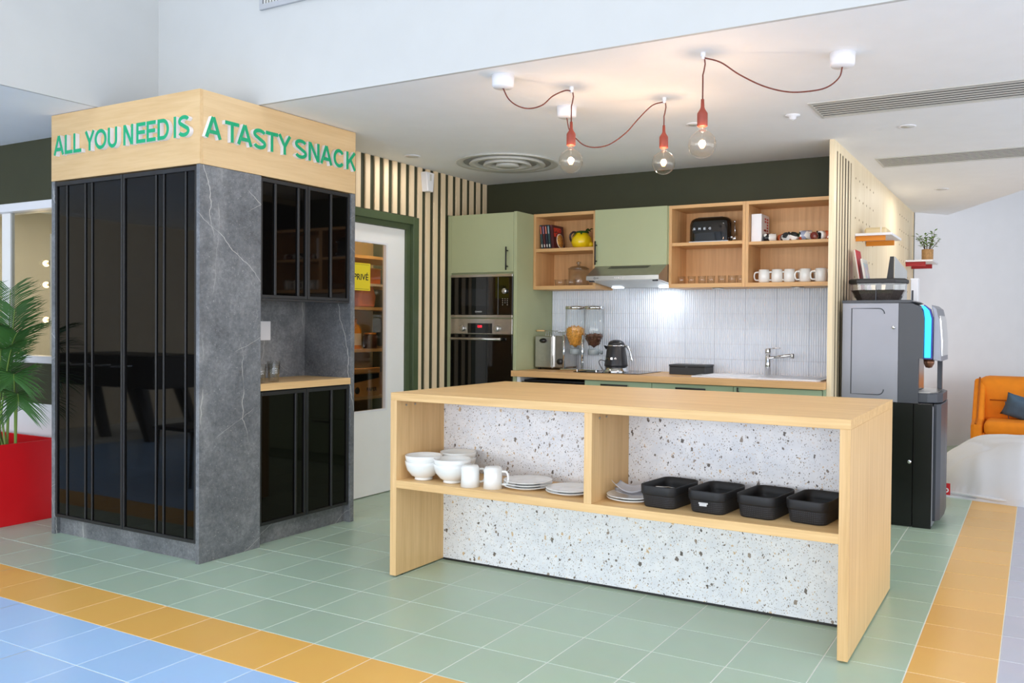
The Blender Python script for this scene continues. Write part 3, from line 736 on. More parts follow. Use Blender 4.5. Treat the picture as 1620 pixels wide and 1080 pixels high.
mw = thing('microwave', 'built-in black glass microwave with steel strips above the oven', 'microwave', (0.1, YF, 1.33))
obj('door', B(-0.201, 0.262, YF - 0.012, YF + 0.028, 1.352, 1.655, bev=0.002), BLACKG, mw)
cp = obj('control_panel', B(0.264, 0.395, YF - 0.012, YF + 0.028, 1.352, 1.655, bev=0.002), BLACKG, mw)
obj('top_strip', B(-0.201, 0.395, YF - 0.014, YF + 0.028, 1.655, 1.676, bev=0.002), STEEL, mw)
obj('bottom_strip', B(-0.201, 0.395, YF - 0.014, YF + 0.028, 1.330, 1.352, bev=0.002), STEEL, mw)
bm = BM(); cyl(bm, 0.327, 1.540, YF - 0.032, YF - 0.012, 0.022, 28, axis='Y', bev=0.003); obj('dial', bm, STEEL, cp)
LGREY = paint('light_print', (200, 200, 200), 0.5)
bm = BM()
for r in range(4):
    for c in range(3):
        if r < 3 or c != 1: box(bm, 0.303 + c * 0.022, 0.308 + c * 0.022, YF - 0.0128, YF - 0.0118, 1.478 - r * 0.016, 1.482 - r * 0.016)
obj('key_print', bm, LGREY, cp)
bm = fit_text(text_bm('BOSCH', 0.02, 0.0006, 1, 0.0003), 0.045, 0.011)
lt = obj('lettering', place_text(bm, FACE_Y, 0.062, YF - 0.0124, 1.372), LGREY, mw)
bm = BM(); lathe(bm, [(0.0045, 0), (0.0065, 0), (0.0065, 0.0008), (0.0045, 0.0008), (0.0045, 0)], 20, 0.050, YF - 0.0130, 1.3775, axis='Y', caps=False); obj('ring_emblem', bm, LGREY, mw)
GREYGL = paint('window_glass_dark', (26, 27, 29), 0.05)
obj('window', B(-0.095, 0.185, YF - 0.0128, YF - 0.0118, 1.425, 1.560), GREYGL, mw)

ov = thing('oven', 'built-in black glass oven with steel control strip and bar handle', 'oven', (0.1, YF, 0.72))
obj('door', B(-0.201, 0.395, YF - 0.012, YF + 0.028, 0.72, 1.196, bev=0.002), BLACKG, ov)
op = obj('control_panel', B(-0.201, 0.395, YF - 0.012, YF + 0.028, 1.199, 1.322, bev=0.002), STEEL, ov)
for x in (-0.078, 0.255):
    bm = BM(); cyl(bm, x, 1.243, YF - 0.034, YF - 0.012, 0.024, 28, axis='Y', bev=0.003); obj('knob', bm, STEEL, op)
obj('display', B(-0.028, 0.208, YF - 0.0135, YF - 0.010, 1.205, 1.285), BLACKG, op)
bm = fit_text(text_bm('12:08', 0.02, 0.0006, 1, 0.0002), 0.040, 0.020)
obj('clock_digits', place_text(bm, FACE_Y, 0.070, YF - 0.0140, 1.250), emit('red_clock', (255, 40, 60), 2.0), op)
bm = BM(); tube(bm, [(-0.172, YF - 0.05, 1.160), (0.312, YF - 0.05, 1.160)], 0.011, 14)
for x in (-0.15, 0.29): cyl(bm, x, 1.160, YF - 0.05, YF - 0.012, 0.007, 10, axis='Y')
obj('handle', bm, STEEL, ov)

# ------------------------------------------------------------------ base units and worktop
ZC = 0.918; CT = 0.046
wt = tag(obj('worktop', B(0.427, 2.804, 3.165, 3.765, ZC - CT, ZC, bev=0.0015), CABX, loc=(1.6, 3.46, ZC - CT)), 'long beech kitchen worktop along the ribbed tile wall', 'worktop')
obj('front_nose', B(0.402, 0.427, 3.165, 3.197, ZC - CT, ZC, bev=0.001), CABX, wt)
dw = thing('dishwasher', 'black-fronted dishwasher under the left end of the worktop', 'dishwasher', (0.73, 3.5, 0))
obj('body', B(0.462, 1.030, 3.27, 3.75, 0.02, 0.845), BLACKM, dw)
obj('door', B(0.462, 1.030, 3.225, 3.265, 0.10, 0.835, bev=0.003), BLACKG, dw)
obj('side_panel', B(0.427, 0.458, 3.215, 3.75, 0.0, 0.871), PLASTW, dw)
def base_unit(name, label, x0, x1, drawer, hx=None):
    t = thing(name, label, 'cabinet', ((x0 + x1) / 2, 3.5, 0))
    obj('body', B(x0 + 0.001, x1 - 0.001, 3.225, 3.75, 0.10, 0.871), SAGE2, t)
    obj('plinth', B(x0 + 0.001, x1 - 0.001, 3.27, 3.29, 0, 0.10), SAGE2, t)
    if drawer:
        for z0, z1 in ((0.735, 0.865), (0.42, 0.731), (0.105, 0.416)):
            dr = obj('drawer', B(x0 + 0.002, x1 - 0.002, YF, 3.222, z0, z1, bev=0.001), SAGE2, t)
            bar_handle_x(dr, z1 - 0.026, YF, *hx)
    else:
        dr = obj('door', B(x0 + 0.002, x1 - 0.002, YF, 3.222, 0.105, 0.865, bev=0.001), SAGE2, t)
        bar_handle_z(dr, x0 + 0.038, YF, 0.67, 0.862)
    return t
base_unit('drawer_unit', 'sage green drawer unit right of the dishwasher', 1.034, 1.580, True, (1.185, 1.400))
base_unit('drawer_unit', 'sage green drawer unit left of the sink cupboard', 1.580, 2.186, True, (1.775, 1.995))
base_unit('sink_cabinet', 'sage green cupboard with upright handle below the white sink', 2.186, 2.785, False)
tag(obj('filler_strip', B(2.787, 2.804, YF + 0.004, 3.24, 0.0, 0.871), SAGE2), 'narrow sage filler strip between sink cupboard and slatted partition', 'panel')

# ribbed wall tiles
def rib_tile(w, h, n=14):
    bm = BM(); pitch = w / n; prof = []
    for k in range(n):
        for u, d in ((0.0, -0.002), (0.09, 0.0035), (0.28, 0.0065), (0.5, 0.0078), (0.72, 0.0065), (0.91, 0.0035)): prof.append(((k + u) * pitch, -0.004 - d))
    prof.append((w, -0.004))
    lo = [bm.verts.new((x, y, 0)) for x, y in prof]; hi = [bm.verts.new((x, y, h)) for x, y in prof]
    for i in range(len(prof) - 1):
        f = bm.faces.new((lo[i], lo[i + 1], hi[i + 1], hi[i])); f.smooth = True
    bl = [bm.verts.new((x, 0, 0)) for x in (0, w)]; bh = [bm.verts.new((x, 0, h)) for x in (0, w)]
    c0 = [bm.verts.new(v.co) for v in lo]; c1 = [bm.verts.new(v.co) for v in hi]
    bm.faces.new([bl[0], bl[1]] + list(reversed(c0))); bm.faces.new([bh[1], bh[0]] + c1)
    bm.faces.new((bl[0], c0[0], c1[0], bh[0])); bm.faces.new((c0[-1], bl[1], bh[1], c1[-1]))
    me = bpy.data.meshes.new('wall_tile'); bm.to_mesh(me); bm.free(); return me
TILEW = paint('white_glazed_tile', (228, 234, 244), 0.34, var=0.01, coat=0.0)
splash = struct('trim_1', B(0.425, 2.806, 3.772, 3.7795, ZC, 1.62), paint('white_grout', (214, 216, 220), 0.8))
splash.name = 'wall_backsplash'
W, H = 0.2375, 0.1135
full = rib_tile(W - 0.0015, H); full.materials.append(TILEW)
low = rib_tile(W - 0.0015, 1.028 - ZC - 0.002); low.materials.append(TILEW)
top = rib_tile(W - 0.0015, 0.110); top.materials.append(TILEW)
for c in range(10):
    x = 0.4255 + c * W * 1.0022
    inst('wall_tile', low, (x, 3.772, ZC + 0.001), splash)
    for r in range(4): inst('wall_tile', full, (x, 3.772, 1.030 + r * 0.115), splash)
    inst('wall_tile', top, (x, 3.772, 1.490), splash)

# ------------------------------------------------------------------ wall units
YU = 3.45
def open_shelf(name, label, x0, x1, zs, zsh):
    t = thing(name, label, 'shelf unit', ((x0 + x1) / 2, 3.6, 1.56))
    obj('side_panel', B(x0, x0 + 0.022, YU, 3.765, 1.56, 2.168, bev=0.0008), CABZ, t)
    obj('side_panel', B(x1 - 0.022, x1, YU, 3.765, 1.56, 2.168, bev=0.0008), CABZ, t)
    obj('top_panel', B(x0 + 0.022, x1 - 0.022, YU, 3.765, 2.143, 2.168, bev=0.0008), CABX, t)
    obj('bottom_panel', B(x0 + 0.022, x1 - 0.022, YU, 3.765, 1.56, 1.590, bev=0.0008), CABX, t)
    obj('back_panel', B(x0 + 0.022, x1 - 0.022, 3.752, 3.765, 1.590, 2.143), CABZ, t)
    obj('shelf', B(x0 + 0.022, x1 - 0.022, YU + 0.004, 3.752, zs, zsh, bev=0.0008), CABX, t)
    return t
open_shelf('open_shelf', 'open beech wall shelf holding the lemon jug, beside the oven cabinet', 0.427, 0.990, 1.862, 1.889)
open_shelf('open_shelf', 'open beech wall shelf holding the black toaster, right of the hood', 1.600, 2.181, 1.868, 1.892)
open_shelf('open_shelf', 'open beech wall shelf with patterned cups beside the slatted partition', 2.182, 2.804, 1.857, 1.880)
hc = thing('hood_cabinet', 'sage green wall cabinet above the extractor hood', 'cabinet', (1.29, 3.6, 1.73))
obj('body', B(0.991, 1.599, YU + 0.002, 3.765, 1.735, 2.168), SAGE, hc)
d = obj('door', B(0.993, 1.592, YU - 0.02, YU, 1.732, 2.168, bev=0.001), SAGE, hc)
bar_handle_z(d, 1.010, YU - 0.02, 1.742, 1.925)
hood = thing('range_hood', 'steel slant-front extractor hood under the sage wall cabinet', 'hood', (1.30, 3.5, 1.60))
bm = BM(); prism(bm, [(3.27, 1.617), (3.27, 1.648), (3.425, 1.731), (3.76, 1.731), (3.76, 1.578), (3.70, 1.578)], 1.004, 1.596, 'X')
obj('shell', bm, HOODM, hood)
bm = BM()
for r in range(3):
    for c in range(34):
        x = 1.13 + c * 0.0098 + r * 0.005; s = r * 0.011; dy, dz = 0.155, 0.083; q = 0.72 + r * 0.085
        y, z = 3.27 + dy * q, 1.648 + dz * q
        prism(bm, [(y, z + 0.001), (y + 0.008, z + 0.0053), (y + 0.008, z + 0.0063), (y, z + 0.002)], x, x + 0.0055, 'X')
obj('grille_slots', bm, BLACKM, hood, kind='stuff')
bm = BM(); prism(bm, [(3.28, 1.6165), (3.70, 1.5775), (3.70, 1.5755), (3.28, 1.6145)], 1.03, 1.57, 'X')
obj('filter', bm, paint('hood_filter', (206, 208, 206), 0.45, metal=0.5), hood)
for k in range(5):
    bm = BM(); cyl(bm, 1.245 + k * 0.016, 1.632, 3.266, 3.271, 0.0045, 12, axis='Y'); obj('button', bm, PLASTW, hood)
bm = BM(); lathe(bm, [(0.005, 0), (0.0075, 0), (0.0075, 0.001), (0.005, 0.001), (0.005, 0)], 20, 1.075, 3.2690, 1.632, axis='Y', caps=False); box(bm, 1.088, 1.108, 3.2690, 3.27, 1.630, 1.634); obj('maker_mark', bm, BLACKM, hood)
for x in (1.04, 1.56): obj('corner_clip', B(x - 0.018, x + 0.018, 3.283, 3.305, 1.604, 1.6145), BLACKM, hood)
for x in (1.10, 1.50):
    obj('lamp_lens', B(x - 0.04, x + 0.04, 3.60, 3.66, 1.570, 1.580), emit('hood_lamp', (235, 244, 255), 6.0 if x > 1.3 else 2.0), hood)
area('hood_light', (1.47, 3.62, 1.566), (0, 0, 0), 0.16, 0.08, 1.1, (0.9, 0.96, 1.0))
for x, w in ((1.95, 'toaster'), (2.53, 'white mug')):
    u = thing('cabinet_light', 'slim grey puck light under the open shelf with the %ss' % w if w != 'toaster' else 'slim grey puck light under the open shelf with the toaster', 'light', (x, 3.55, 1.55))
    bm = BM(); cyl(bm, x, 3.55, 1.553, 1.560, 0.045, 28, bev=0.002); obj('housing', bm, STEEL, u)
    bm = BM(); cyl(bm, x, 3.55, 1.5515, 1.553, 0.036, 28); obj('lens', bm, PLASTW, u)

# ------------------------------------------------------------------ things on the wall shelves
def book(name, label, x, y, z, th, dp, h, lean, cover, page, mats_extra=None):
    """Book standing spine to the front, leaning in x."""
    t = thing(name, label, 'book', (x, y, z), 'cookbooks on the open shelf')
    t.rotation_euler = (0, -lean, 0)
    bm = BM(); box(bm, 0, th, 0, dp, 0, h, bev=0.001); o = obj('cover', bm, cover, t, world=False)
    bm = BM(); box(bm, 0.002, th - 0.002, 0.004, dp + 0.0006, 0.003, h + 0.0006); obj('pages', bm, page, t, world=False)
    return t
PAGE = paint('paper_pages', (232, 228, 218), 0.8)
NAVY = paint('dark_navy_cover', (30, 32, 50), 0.4); MAROON = paint('maroon_cover', (74, 20, 28), 0.4); TEALC = paint('dark_teal_cover', (44, 66, 70), 0.4)
bks = []
for i, (lab, m, dc) in enumerate((('leftmost slim cookbook with a dark spine against the shelf side', TEALC, (206, 96, 70)), ('second slim dark cookbook from the shelf side', MAROON, (150, 120, 150)),
                                 ('third slim cookbook with pinkish spine top', NAVY, (226, 130, 110)), ('fourth slim dark cookbook with a pale spine title', TEALC, (150, 170, 180)))):
    b = book('cookbook', lab, 0.471 + i * 0.0238, 3.50, 1.8925, 0.018, 0.16, 0.192, 0.10, m, PAGE)
    bm = BM(); box(bm, 0.004, 0.014, -0.0006, 0, 0.12, 0.18); obj('spine_title', bm, paint('spine_%d' % i, dc, 0.5), b, world=False)
    bm = BM(); box(bm, 0.005, 0.013, -0.0006, 0, 0.012, 0.035); obj('spine_mark', bm, PAGE, b, world=False)
b = book('cookbook', 'maroon cookbook showing its red titled cover with a round bowl', 0.567, 3.50, 1.8925, 0.022, 0.185, 0.190, 0.10, MAROON, PAGE)
REDT = paint('red_print', (224, 62, 46), 0.5); FOOD = paint('food_print', (206, 150, 70), 0.5, var=0.6, scale=60)
for txt, z in (('SPEED', 0.135), ('BOWL', 0.095)):
    bm = fit_text(text_bm(txt, 0.04, 0.0006, 1, 0.0012), 0.12, 0.034)
    obj('title', place_text(bm, FACE_X, 0.0226, 0.022, z), REDT, b, world=False)
bm = BM(); lathe(bm, [(0.060, 0), (0.060, 0.0008), (0.0, 0.0008)], 32, 0.0222, 0.115, 0.066, axis='X', caps=False); obj('bowl_print', bm, PAGE, b, world=False)
bm = BM(); lathe(bm, [(0.052, 0), (0.052, 0.0014), (0.0, 0.0014)], 32, 0.0222, 0.115, 0.066, axis='X', caps=False); obj('food_print', bm, FOOD, b, world=False)

LEMON = paint('lemon_glaze', (240, 208, 24), 0.18, var=0.06, scale=30, coat=0.3); LEAFG = paint('glazed_leaf', (40, 84, 36), 0.25, var=0.3, scale=40); DARKGL = paint('dark_glazed_handle', (50, 38, 44), 0.2)
lj = thing('lemon_jug', 'yellow lemon-shaped jug with green leaves around the rim', 'jug', (0.79, 3.60, 1.889))
bm = BM(); lathe(bm, [(0.0, 0), (0.045, 0), (0.075, 0.02), (0.086, 0.05), (0.08, 0.085), (0.06, 0.112), (0.048, 0.125), (0.046, 0.135), (0.040, 0.135), (0.042, 0.12), (0.0, 0.11)], 32, 0.79, 3.60, 1.889, caps=False)
obj('jug_body', bm, LEMON, lj)
bm = BM(); sphere(bm, (0.872, 3.60, 1.922), 0.022, 16, 10); obj('nub', bm, LEMON, lj)
bm = BM(); tube(bm, curve_pts([(0.755, 3.60, 2.012), (0.715, 3.60, 2.028), (0.684, 3.60, 2.005), (0.688, 3.60, 1.965), (0.722, 3.60, 1.93)], 8), 0.008, 10); obj('handle', bm, DARKGL, lj)
bm = BM(); lathe(bm, [(0.036, 0), (0.056, 0.004), (0.05, 0.016), (0.03, 0.02)], 24, 0.795, 3.60, 2.012, caps=False)
for a, L, up in ((0.2, 0.07, 0.02), (-0.4, 0.065, 0.01), (-1.2, 0.06, -0.03), (-2.2, 0.065, -0.055), (1.2, 0.06, 0.01), (2.6, 0.05, -0.02)):
    dx, dy = math.cos(a), math.sin(a); p = Vector((0.795 + dx * 0.036, 3.60 + dy * 0.036, 2.024)); q = p + Vector((dx * L, dy * L, up)); s = Vector((-dy, dx, 0)) * 0.018
    m_ = p.lerp(q, 0.5) + Vector((0, 0, 0.012))
    v = [bm.verts.new(c) for c in (p, m_ + s, q, m_ - s, m_ + Vector((0, 0, 0.008)))]
    for i in range(4): bm.faces.new((v[i], v[(i + 1) % 4], v[4]))
bm_l = bm; obj('leaf_rim', bm_l, LEAFG, lj)

gj = thing('glass_jar', 'lidded clear glass cookie jar on the lower left open shelf', 'jar', (0.742, 3.64, 1.590))
bm = BM(); lathe(bm, [(0, 0), (0.078, 0), (0.084, 0.01), (0.084, 0.135), (0.080, 0.135), (0.080, 0.012), (0, 0.010)], 32, 0.742, 3.64, 1.5905, caps=False); obj('jar_wall', bm, GLASSB, gj)
l = BM(); lathe(l, [(0.086, 0.137), (0.088, 0.143), (0.06, 0.160), (0.016, 0.166), (0.010, 0.176), (0.020, 0.186), (0.018, 0.198), (0, 0.203)], 32, 0.742, 3.64, 1.5905); obj('lid', l, glassy('jar_lid_glass', (225, 228, 228), 1.5, 0.05, 0.12), gj)
def small_glass(r=0.046, h=0.05):
    bm = BM(); lathe(bm, [(0, 0), (r * 0.86, 0), (r, h), (r - 0.002, h), (r * 0.83, 0.006), (0, 0.006)], 24, caps=False); return bm
for x, lab in ((0.642, 'left small glass bowl in front of the cookie jar'), (0.742, 'right small glass bowl in front of the cookie jar')):
    t = thing('glass_bowl', lab, 'bowl', (x, 3.51, 1.5905)); obj('glass_wall', small_glass(), GLASSB, t, world=False)

to = thing('toaster', 'rounded black four-slot toaster lettered SMEG on the open shelf', 'toaster', (1.905, 3.58, 1.892))
bm = BM(); box(bm, 1.728, 2.045, 3.50, 3.69, 1.902, 2.080)
bmesh.ops.bevel(bm, geom=[e for e in bm.edges if min(v.co.z for v in e.verts) > 1.95 or abs(e.verts[0].co.z - e.verts[1].co.z) > 0.05], offset=0.055, segments=6, affect='EDGES', profile=0.5)
obj('shell', bm, paint('gloss_black_enamel', (12, 12, 13), 0.06, coat=0.5), to, smooth_angle=0.7)
obj('base', B(1.732, 2.041, 3.504, 3.686, 1.893, 1.905, bev=0.004), CHROME, to)
for y in (3.56, 3.63): obj('slot', B(1.79, 1.98, y - 0.014, y + 0.014, 2.078, 2.0815), BARM, to)
def smeg(parent, x, y, z, w, h, m):
    for i, ch in enumerate('SMEG'):
        bm = fit_text(text_bm(ch, 0.02, 0.002, 1, 0.0005), h * 1.05, h)
        obj('letter', place_text(bm, FACE_Y, x + i * (w - h) / 3, y, z), m, parent)
smeg(to, 1.772, 3.4985, 1.985, 0.135, 0.016, CHROME)
bm = BM(); tube(bm, [(2.072, 3.56, 1.93), (2.068, 3.56, 2.035)], 0.004, 8); sphere(bm, (2.072, 3.55, 2.04), 0.010, 12, 8); cyl(bm, 2.05, 1.925, 3.545, 3.575, 0.002, 8, axis='Y'); obj('lever', bm, CHROME, to)
bm = BM(); cyl(bm, 3.575, 1.918, 2.045, 2.078, 0.020, 20, axis='X', bev=0.003); cyl(bm, 3.53, 1.925, 2.045, 2.066, 0.010, 16, axis='X'); obj('dial', bm, CHROME, to)

tin = thing('tin', 'tall white carton printed with red blocks beside the patterned cups', 'box', (2.255, 3.6, 1.880))
obj('carton', B(2.208, 2.282, 3.50, 3.70, 1.881, 2.080, bev=0.002), PLASTW, tin)
RP = paint('red_block_print', (190, 26, 40), 0.5); bm = BM()
for k in range(7):
    for c in range(2):
        if (k, c) not in ((2, 0), (3, 0), (5, 0)): box(bm, 2.282, 2.2826, 3.58 + c * 0.055, 3.615 + c * 0.055, 2.045 - k * 0.020, 2.057 - k * 0.020)
box(bm, 2.282, 2.2826, 3.56, 3.62, 1.962, 1.973)
obj('red_print', bm, RP, tin)

# patterned espresso cups lying on their sides / standing
def pattern_mat(name, cols, scale, seed):
    m, nt, b = newmat(name); mp = nt.nodes.new('ShaderNodeMapping'); mp.inputs['Location'].default_value = (seed, seed * 2, seed)
    nt.links.new(coords(nt), mp.inputs[0])
    vo = nt.nodes.new('ShaderNodeTexVoronoi'); vo.inputs['Scale'].default_value = scale; nt.links.new(mp.outputs[0], vo.inputs['Vector'])
    sep = nt.nodes.new('ShaderNodeSeparateColor'); nt.links.new(vo.outputs['Color'], sep.inputs[0])
    c = ramp(nt, sep.outputs[0], [(i / len(cols), lin(q)) for i, q in enumerate(cols)]); nt.nodes[-1].color_ramp.interpolation = 'CONSTANT'
    nt.links.new(c, b.inputs['Base Color']); b.inputs['Roughness'].default_value = 0.15; return m
PA = pattern_mat('cup_pattern_mono', ((244, 242, 236), (244, 242, 236), (30, 30, 34), (246, 244, 238), (150, 152, 160)), 26, 1.3)
PB = pattern_mat('cup_pattern_rust', ((188, 90, 50), (244, 236, 226), (176, 80, 44), (244, 236, 226), (60, 44, 40)), 30, 2.1)
PC = pattern_mat('cup_pattern_multi', ((244, 242, 236), (36, 34, 38), (244, 242, 236), (60, 98, 70), (160, 170, 196), (190, 80, 46)), 30, 3.7)
PD = pattern_mat('cup_pattern_brown', ((150, 96, 82), (120, 50, 40), (226, 206, 190)), 40, 0.4)
PE = pattern_mat('cup_pattern_white', ((246, 244, 240), (246, 244, 240), (30, 30, 30), (246, 244, 240)), 14, 5.2)
def ecup(lab, m, x, y, z, r, h, rotz, lying=True):
    t = thing('espresso_cup', lab, 'cup', (x, y, z), 'patterned espresso cups')
    bm = BM(); lathe(bm, [(0, 0), (r * 0.92, 0), (r, 0.008), (r, h), (r - 0.003, h), (r - 0.004, 0.006), (0, 0.005)], 24, caps=False)
    hd = BM(); tube(hd, curve_pts([(r - 0.002, 0, h * 0.8), (r + 0.022, 0, h * 0.72), (r + 0.022, 0, h * 0.35), (r - 0.002, 0, h * 0.25)], 6), 0.004, 8)
    if lying:
        M = Matrix.Translation((0, 0, r)) @ Matrix.Rotation(rotz, 4, 'Z') @ Matrix.Rotation(PI / 2, 4, 'Y') @ Matrix.Translation((0, 0, -h / 2)) @ Matrix.Rotation(PI * 0.7, 4, 'Z')
    else: M = Matrix.Rotation(rotz, 4, 'Z')
    bm.transform(M); hd.transform(M)
    obj('cup_body', bm, m, t, world=False); obj('handle', hd, m, t, world=False); return t
ZS = 1.8805
ecup('white and black patterned cup lying next to the white carton', PA, 2.330, 3.55, ZS, 0.030, 0.085, 0.25)
ecup('rust striped cup lying third along the upper right shelf', PB, 2.405, 3.58, ZS, 0.028, 0.055, -0.9)
ecup('white cup with grey motif lying in front of a rust cup', PE, 2.450, 3.53, ZS, 0.030, 0.055, -1.3)
ecup('rust cup lying behind the white cup with grey motif', PB, 2.455, 3.63, ZS, 0.034, 0.07, 0.3)
ecup('white cup with a black round base facing the room', PE, 2.514, 3.52, ZS, 0.030, 0.060, 1.45)
ecup('largest cup with black, green and blue patches', PC, 2.580, 3.55, ZS, 0.036, 0.085, 0.2)
ecup('brown cup with a dark round base facing the room', PD, 2.652, 3.52, ZS, 0.027, 0.055, 1.45)
ecup('black and white cup near the slatted partition', PA, 2.700, 3.54, ZS, 0.031, 0.06, 1.1)
ecup('rust and white cup closest to the slatted partition', PB, 2.738, 3.56, ZS, 0.032, 0.065, 0.9)

def mug_root(name, label, loc, group, r=0.040, h=0.095, rotz=PI, up=True, taper=0.93):
    t = thing(name, label, 'mug', loc, group, rotz)
    bm = BM(); lathe(bm, [(0, 0), (r * 0.8, 0), (r, 0.012), (r, h * 0.6), (r * taper, h), (r * taper - 0.004, h), (r - 0.005, h * 0.6), (r - 0.006, 0.01), (0, 0.008)], 32, caps=False)
    hd = BM(); tube(hd, curve_pts([(r * taper - 0.002, 0, h * 0.82), (r + 0.024, 0, h * 0.78), (r + 0.032, 0, h * 0.5), (r + 0.022, 0, h * 0.24), (r - 0.003, 0, h * 0.22)], 7), 0.0058, 10)
    if not up:
        for q in (bm, hd): q.transform(Matrix.Translation((0, 0, h)) @ Matrix.Rotation(PI, 4, 'X'))
    obj('mug_body', bm, CERAM, t, world=False); obj('handle', hd, CERAM, t, world=False); return t
ZB = 1.5905
m0 = mug_root('mug', 'first white mug from the left in the front mug row', (2.288, 3.56, ZB), 'white mugs on the open shelf')
for x, y, lab in ((2.382, 3.56, 'second white mug from the left in the front mug row'), (2.470, 3.56, 'third white mug from the left in the front mug row'), (2.582, 3.55, 'fourth white mug from the left in the front mug row'),
                  (2.692, 3.54, 'fifth white mug, nearest to the slatted partition in front'), (2.545, 3.66, 'white mug in the back row behind the third front mug'), (2.655, 3.66, 'white mug in the back row behind the fourth front mug'), (2.738, 3.64, 'white mug half hidden behind the edge of the partition')):
    dup(m0, (x, y, ZB), lab)
tg = thing('tumbler', 'clear low tumbler at the left end of the lower shelf row', 'glass', (1.672, 3.53, ZB), 'low tumblers on the open shelf')
obj('glass_wall', small_glass(0.030, 0.058), GLASSB, tg, world=False)
ords = ['second', 'third', 'fourth', 'fifth', 'sixth', 'seventh']
for i, x in enumerate((1.752, 1.832, 1.902, 1.985, 2.062, 2.125)):
    dup(tg, (x, 3.53, ZB), 'clear low tumbler, %s from the left on the lower shelf row' % ords[i])

# ================================================================== things on the worktop
ct = thing('conveyor_toaster', 'stainless steel catering toaster with wire racks beside the oven cabinet', 'toaster', (0.58, 3.55, ZC))
obj('front_panel', B(0.448, 0.600, 3.455, 3.47, 0.935, 1.185, bev=0.003), STEEL, ct)
obj('body', B(0.445, 0.705, 3.47, 3.70, 0.935, 1.190, bev=0.006), STEEL, ct)
obj('edge_strip', B(0.600, 0.616, 3.452, 3.475, 0.930, 1.190, bev=0.003), CHROME, ct)
bm = BM(); sphere(bm, (0.525, 3.452, 1.150), 0.032, 20, 10, sz=0.62); obj('black_grip', bm, BLACKP, ct)
bm = BM(); cyl(bm, 0.680, 0.985, 3.438, 3.47, 0.024, 20, axis='Y', bev=0.003); obj('knob', bm, BLACKP, ct)
bm = BM()
for x in (0.47, 0.69):
    for y in (3.49, 3.68): cyl(bm, x, y, ZC, 0.937, 0.012, 12)
obj('feet', bm, BLACKP, ct)
bm = BM()
for k in range(7): tube(bm, [(0.505 + k * 0.022, 3.53, 1.15), (0.505 + k * 0.022, 3.53, 1.228)], 0.0022, 6)
for k in range(6): tube(bm, [(0.60 + k * 0.018, 3.60, 1.13), (0.60 + k * 0.018, 3.60, 1.215)], 0.0022, 6)
tube(bm, [(0.49, 3.53, 1.228), (0.70, 3.53, 1.228)], 0.003, 6); tube(bm, [(0.58, 3.60, 1.215), (0.70, 3.60, 1.215)], 0.003, 6)
obj('wire_rack', bm, CHROME, ct)
bm = BM(); tube(bm, [(0.432, 3.50, 1.230), (0.49, 3.53, 1.228)], 0.007, 8); obj('wooden_handle', bm, OAKX, ct)

def cereal(name, lab, x, y, cm, fill, rnd_seed):
    t = thing(name, lab, 'dispenser', (x, y, ZC), 'cereal dispensers on the worktop')
    bm = BM(); box(bm, x - 0.078, x + 0.078, y - 0.11, y + 0.09, ZC, ZC + 0.016, bev=0.004); obj('base', bm, CHROME, t)
    bm = BM(); cyl(bm, x - 0.075, y - 0.05, ZC + 0.016, 1.255, 0.011, 16); box(bm, x - 0.08, x + 0.08, y + 0.06, y + 0.075, ZC + 0.016, 1.24, bev=0.003); obj('stand', bm, ACRYL, t)
    bm = BM(); cyl(bm, x - 0.075, y - 0.05, ZC + 0.016, 1.20, 0.009, 14); obj('post', bm, CHROME, t)
    bm = BM(); lathe(bm, [(0.030, 1.085), (0.046, 1.13), (0.076, 1.19), (0.079, 1.24), (0.079, 1.405), (0.0775, 1.405), (0.0775, 1.24), (0.0745, 1.19), (0.044, 1.13)], 28, x, y, 0, caps=False); obj('hopper', bm, ACRYL, t)
    bm = BM(); lathe(bm, [(0.0, 1.402), (0.081, 1.402), (0.081, 1.425), (0.0, 1.43)], 28, x, y, 0); obj('lid', bm, CHROME, t)
    bm = BM(); cyl(bm, x, y, 1.045, 1.09, 0.045, 24, bev=0.004); cyl(bm, y, 1.065, x - 0.045, x + 0.060, 0.006, 10, axis='X'); cyl(bm, y, 1.065, x + 0.060, x + 0.075, 0.015, 14, axis='X'); obj('portion_wheel', bm, paint('smoke_plastic_%s' % name + str(rnd_seed), (150, 160, 164), 0.3), t)
    r = random.Random(rnd_seed); bm = BM()
    lathe(bm, [(0.0, 1.10), (0.040, 1.13), (0.066, 1.19), (0.070, fill - 0.015), (0.05, fill), (0, fill + 0.004)], 24, x, y, 0)
    for k in range(420):
        z = r.uniform(1.12, fill + 0.006); R = 0.040 + max(0, (min(z, 1.19) - 1.13)) / 0.06 * 0.026 if z < 1.19 else 0.068
        a = r.uniform(0, 2 * PI)
        if z > fill - 0.012: R *= r.uniform(0.1, 1)
        s = 0.009; p = Vector((x + R * math.cos(a), y + R * math.sin(a), z))
        v = [bm.verts.new(p + Vector((r.uniform(-s, s), r.uniform(-s, s), r.uniform(-s, s)))) for _ in range(4)]
        for q in ((0, 1, 2), (0, 2, 3), (0, 1, 3), (1, 2, 3)): bm.faces.new([v[i] for i in q])
    obj('cereal', bm, cm, t, kind='stuff')
    return t
cereal('cereal_dispenser', 'cereal dispenser half full of golden cornflakes', 0.792, 3.50, paint('cornflakes', (214, 150, 56), 0.6, var=0.35, scale=90), 1.262, 3)
cereal('cereal_dispenser', 'cereal dispenser with a little brown chocolate cereal', 0.958, 3.50, paint('choco_cereal', (96, 58, 40), 0.6, var=0.4, scale=90), 1.205, 5)

